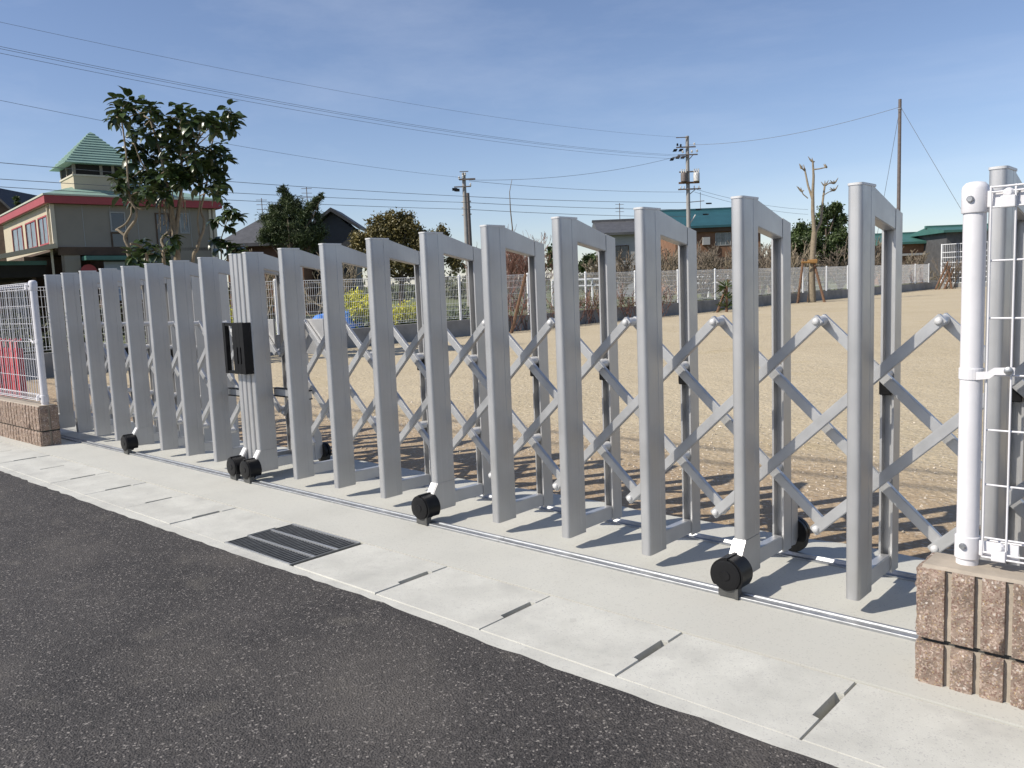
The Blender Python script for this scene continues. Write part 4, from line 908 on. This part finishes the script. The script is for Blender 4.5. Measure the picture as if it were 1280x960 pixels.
g5, L5, z5, zr5 = house('low_house', 'long low ochre walled building with a flat green roof edge past the slender pole', 1100, 1182, 302, 292, 74, 7, 'wood_wall', 'roof_green')
pbox(g5, 'white_rail', (.2, .2, 2.7), (L5-.2, .45, 2.9), 'wall_white')
g6, L6, z6, zr6 = house('shed', 'dark grey flat-topped shed behind the tall railed fence', 1180, 1262, 286, 282, 70, 6, 'roof_tile', 'roof_green')
g7, L7, z7, zr7 = house('dark_roof_house', 'house with a steep black roof partly hidden by the school house', -60, 37, 284, 244, 62, 10, 'wood_dark', 'roof_black', gable_side=True)
# roof aerials
def aerial(px_, y0_, y1_, depth, label):
    a, b = at_d(px_, y0_, depth), at_d(px_, y1_, depth); t = thing('roof_aerial', a, label, 'antenna', 'roof aerials'); mb = MB(); mb.tube([a, Vector((a.x, a.y, b.z))], .03, 6); rel(mb, a).build('mast', 'pole_rust', t)
    for k in range(3): c_ = Vector((a.x, a.y, b.z-.12-.3*k)); mb = MB(); mb.tube([c_-CR*.35, c_+CR*.35], .018, 5); rel(mb, a).build('element', 'pole_rust', t)
aerial(329, 279, 248, 54, 'thin aerial on the grey tiled roof beside the pine'); aerial(386, 280, 234, 56, 'thin aerial rising behind the pine spire'); aerial(775, 282, 254, 70, 'thin aerial on the pale house with a grey tiled roof')
a = at_d(641, 300, 44); mb = MB(); mb.tube([Vector((a.x, a.y, .1)), at_d(641, 290, 44), at_d(638, 262, 44), at_d(637, 240, 44), at_d(640, 224, 44)], [.04, .035, .03, .02, .012], 5)
tag(mb.build('bamboo_pole', 'twig', None, 60), 'thin bowed bamboo pole sticking up from the reddish thicket', 'pole')
# far tree belt closing the horizon
rn = random.Random(31); pts = []
for k in range(150):
    px_ = rn.uniform(-300, 1650); d = rn.uniform(95, 130); c = at_d(px_, 362-(px_-640)*.04, d); r = rn.uniform(1.5, 3.0); pts.append(((c.x, c.y, rn.uniform(.6, 2.2)), r*1.4, r*1.4, r))
tag(leaf_cloud(pts, 14000, .8, 77).build('tree_belt', 'leaf_hedge'), 'distant low belt of dark trees closing the horizon', 'trees', kind='stuff')
mb = MB(); nh = 160
for i in range(nh+1):
    px_ = -500+2300*i/nh; c = at_d(px_, 362, 150); q = at_d(px_, 362, 230); h_ = 2.6+1.3*noise.noise((i*.21, 0, 0))+.6*noise.noise((i*.9, 4, 0))
    mb.v += [(c.x, c.y, -.4), (c.x*1.02, c.y*1.02, h_), (q.x, q.y, h_*.9), (q.x*1.02, q.y*1.02, -.4)]
for i in range(nh):
    for k in range(3): a = i*4+k; mb.f.append((a, a+4, a+5, a+1))
tag(mb.build('hills', 'leaf_hedge', None, 60), kind='structure')
# white guard rails in the field
for i, (x0_, x1_, y_, d) in enumerate(((690, 765, 351, 46), (860, 935, 347, 48), (985, 1010, 340, 52))):
    a, b = at_d(x0_, y_, d), at_d(x1_, y_-(x1_-x0_)*.04, d); a.z = b.z = (a.z+b.z)/2; O = Vector((a.x, a.y, gz(60)-.1)); t = thing('guard_rail', O, 'low white guard rail in the field beyond the yard fence', 'guard rail', 'white rails in the field'); u = (b-a)
    mb = MB(); mb.tube([a, b], .07, 6); mb.tube([a-Vector((0, 0, .35)), b-Vector((0, 0, .35))], .05, 6); rel(mb, O).build('rail', 'white_paint', t)
    for k in range(4): q = a+u*(k/3); mb = MB(); mb.tube([Vector((q.x, q.y, .05)), q], .06, 6); rel(mb, O).build('post', 'white_paint', t)

# ================================================================== UTILITY POLES AND WIRES
def pole(name, px_, py_top, depth, r0, r1, m, label):
    tp = at_d(px_, py_top, depth); O = Vector((tp.x, tp.y, 0)); t = thing(name, O, label, 'pole'); mb = MB(); mb.tube([(0, 0, -.3), (0, 0, tp.z*.5), (0, 0, tp.z)], [r0, (r0+r1)/2, r1], 14); mb.build('shaft', m, t, 60); return t, O, tp.z
RT = Vector((CR.x, CR.y, 0)).normalized()
def arm(t, z, l, r_, m='pole_rust', th=.045, off=0): mb = MB(); mb.obox(RT*((r_-l)/2)+Vector((0, 0, z))-Vector((CF.x, CF.y, 0))*.18, RT*((l+r_)/2), Vector((CF.x, CF.y, 0))*th, (0, 0, th)); return mb.build('cross_arm', m, t)
def insul(t, off, z, s=.09, m='insulator'): mb = MB(); q = RT*off+Vector((0, 0, z))-Vector((CF.x, CF.y, 0))*.18; mb.lathe(q, (0, 0, 1), [(0, s*.4), (.04, s), (.08, s*.5), (.13, s*.9), (.2, s*.35)], 10); mb.build('insulator', m, t, 50)
DB = 64; PB, OBp, HB = pole('utility_pole', 859, 170, DB, .19, .13, 'pole_concrete', 'tall concrete utility pole with transformers before the teal roof'); sB = DB/FPX
def zpx(py, px_=859, d=DB): return at_d(px_, py, d).z
arm(PB, zpx(172), .9, .1, th=.03); arm(PB, zpx(184), .9, .6); arm(PB, zpx(193.5), .8, .75); arm(PB, zpx(196), 1.2, .1, th=.03)
for o_, z in ((-.8, 183), (-.55, 184), (.5, 183), (.7, 191.5), (-.4, 192), (.3, 192)): insul(PB, o_, zpx(z)+.05, .10, 'black_plastic' if o_ < -.4 else 'insulator')
for (o_, z) in ((-.95, 187), (-.75, 196), (-1.2, 198), (-.35, 196), (-.5, 187)):
    mb = MB(); q = RT*o_+Vector((0, 0, zpx(z))); mb.obox(q, RT*.14, Vector((CF.x, CF.y, 0))*.1, Vector((0, 0, .09))+RT*.05); mb.build('cutout_switch', 'black_plastic', PB)
arm(PB, zpx(228), .75, .85, 'stake_wood', .07); arm(PB, zpx(214.5), .7, .75, th=.05)
for o_, m_ in ((-.36, 'pole_rust'), (.62, 'insulator')):
    mb = MB(); mb.lathe(RT*o_-Vector((CF.x, CF.y, 0))*.25+Vector((0, 0, zpx(227))), (0, 0, 1), [(0, .20), (.04, .24), (.62, .24), (.68, .20), (.72, .1)], 14); tf = mb.build('transformer', m_, PB, 40)
    for q in (-.16, 0, .16): mb = MB(); mb.lathe(RT*(o_+q)-Vector((CF.x, CF.y, 0))*.25+Vector((0, 0, zpx(227)+.70)), (0, 0, 1), [(0, .05), (.1, .07), (.18, .04), (.26, .06)], 8); mb.build('bushing', 'insulator', tf, 50)
arm(PB, zpx(236), .8, .95, th=.05)
for o_ in (-.6, -.35, .45, .8): insul(PB, o_, zpx(236)+.05, .06)
for (za_, o_, zb_, ob) in ((200, .05, 193, .45), (243, .05, 236.5, .55)): mb = MB(); mb.tube([RT*o_+Vector((0, 0, zpx(za_))), RT*ob+Vector((0, 0, zpx(zb_)))], .03, 5); mb.build('brace', 'pole_rust', PB)
mb = MB(); mb.tube([RT*.05+Vector((0, 0, zpx(280))), RT*.55+Vector((0, 0, zpx(268)))], .05, 6); mb.build('guy_brace', 'insulator', PB)
mb = MB(); mb.tube([RT*.1+Vector((0, 0, zpx(252))), RT*1.25+Vector((0, 0, zpx(251)))], .03, 5); mb.tube([RT*.95+Vector((0, 0, zpx(240))), RT*.95+Vector((0, 0, zpx(262)))], .02, 5); mb.build('side_bracket', 'pole_rust', PB)
for o_, z in ((.8, 261.5), (1.6, 254.5), (1.35, 268)): mb = MB(); mb.obox(RT*o_+Vector((0, 0, zpx(z))), RT*.17, Vector((0, .12, 0)), Vector((0, 0, .05))); mb.build('junction_box', 'black_plastic', PB)
DA = 54; PA, OA, HA = pole('utility_pole', 579.5, 216, DA, .17, .12, 'pole_concrete', 'grey utility pole doubled by a second shaft behind the round tree')
mb = MB(); tz2 = at_d(583, 241, DA).z; mb.tube([RT*.24+Vector((0, 0, -.3)), RT*.20+Vector((0, 0, tz2))], [.16, .12], 12); mb.build('second_shaft', 'pole_rust', PA, 60)
def zpa(py): return at_d(580, py, DA).z
arm(PA, zpa(215), .25, .32, th=.025); arm(PA, zpa(224.5), .3, .75, th=.05); arm(PA, zpa(233.5), .65, .45, th=.035)
for o_, z in ((-.3, 222.5), (-.05, 221), (.1, 218)): insul(PA, o_, zpa(z)-.1, .08)
for o_, z in ((-.62, 236), (-.48, 237)): mb = MB(); mb.obox(RT*o_+Vector((0, 0, zpa(z))), RT*.10, Vector((0, .1, 0)), Vector((0, 0, .09))); mb.build('cutout_switch', 'black_plastic', PA)
insul(PA, .42, zpa(233), .07)
for z in (252, 259, 268): mb = MB(); mb.tube([RT*-.22+Vector((0, 0, zpa(z))), RT*.40+Vector((0, 0, zpa(z-.5)))], .05, 6); mb.build('strap', 'insulator', PA)
PCx = at_x(1125, 345, -15.1); DC = (Vector((PCx.x, PCx.y, CAMH))-CAM).dot(CF); PC, OC, HC = pole('slender_pole', 1125, 124, DC, .11, .085, 'pole_rust', 'slender brown pole with guy wires beyond the yard fence')
mb = MB(); mb.lathe((0, 0, HC-.55), (0, 0, 1), [(0, .11), (.06, .11)], 10); mb.build('guy_collar', 'galv', PC)
def wire_line(a, b, sag, r, label, group='overhead power lines', seg=28, name='power_line', cat='wire'):
    pts = []
    for i in range(seg+1): t_ = i/seg; p = a.lerp(b, t_); p.z -= 4*sag*t_*(1-t_); pts.append(p)
    mb = MB(); mb.tube(pts, r, 5); return tag(mb.build(name, 'wire_black', None, 60), label, cat, group)
def wpx(p0, p1, z0, d1, sag, r, label): return wire_line(at_z(*p0, z0), at_d(*p1, d1), sag, r, label)
zt = HB
LT = 'thin overhead line running to the transformer pole top'
wpx((-160, -8), (857, 172), 11.0, DB, .75, .006, 'highest thin overhead line, ending at the transformer pole top')
for (p0, y1) in (((-160, 24), 194), ((-160, 27), 195.5), ((-160, 33), 199)): wpx(p0, (856, y1), 9.8, DB, .75, .0075, 'overhead line of the upper set ending at the transformer pole cross arms')
wpx((-160, 92), (578, 222), 8.2, DA, .35, .007, 'single overhead line ending at the double-shafted pole')
for (y0_, ya, yb, z, w_) in ((189, 245.5, 253, 6.9, 'highest'), (213, 253, 262, 6.4, 'middle'), (223, 261.5, 271, 5.9, 'lowest')):
    a = at_z(-160, y0_, z); m_ = at_d(582, ya, DA-.3); b = at_d(858, yb, DB)
    lab = w_ + ' cable of the thick lower set passing the double-shafted pole'
    wire_line(a, m_, .15, .013, lab); wire_line(m_, b, .1, .016, lab.replace('passing', 'leaving') + ' for the transformer pole')
wire_line(at_d(586, 225, DA), at_d(856, 193, DB), .55, .012, 'slack overhead line between the double-shafted pole and the transformer pole')
wire_line(at_d(586, 226, DA), at_d(856, 240, DB), .2, .012, 'taut line from the double-shafted pole down to the transformer pole')
wire_line(at_d(861, 181, DB), at_d(1124, 134, DC), .5, .013, 'overhead line from the transformer pole to the slender brown pole')
for (p0, p1) in (((868, 236), (1010, 262)), ((868, 240), (1010, 268))): wire_line(at_d(*p0, DB), at_d(*p1, 80), .3, .012, 'line leaving the transformer pole over the teal roof')
g_ = at_z(1262, 372, .3); wire_line(at_d(1126, 134, DC), at_d(1262, 362, DC-2), .05, .012, 'guy wire slanting down from the slender brown pole beside the shed', 'guy wires', name='guy_wire')
wire_line(at_d(1124, 140, DC), at_d(1088, 340, DC+6), .05, .012, 'guy wire slanting down from the slender brown pole behind the gate', 'guy wires', name='guy_wire')
# roadside line on the near side of the road, overhead and out of view; its shadow falls across the sand
for y_ in (4.82, 5.2):
    H_ = 6.4; k_ = H_/math.tan(SUN_EL); wire_line(Vector((-30-.481*k_, y_-.877*k_-.6, H_+.2)), Vector((18-.481*k_, y_-.877*k_+.1, H_)), .25, .016, 'overhead line along the near roadside')
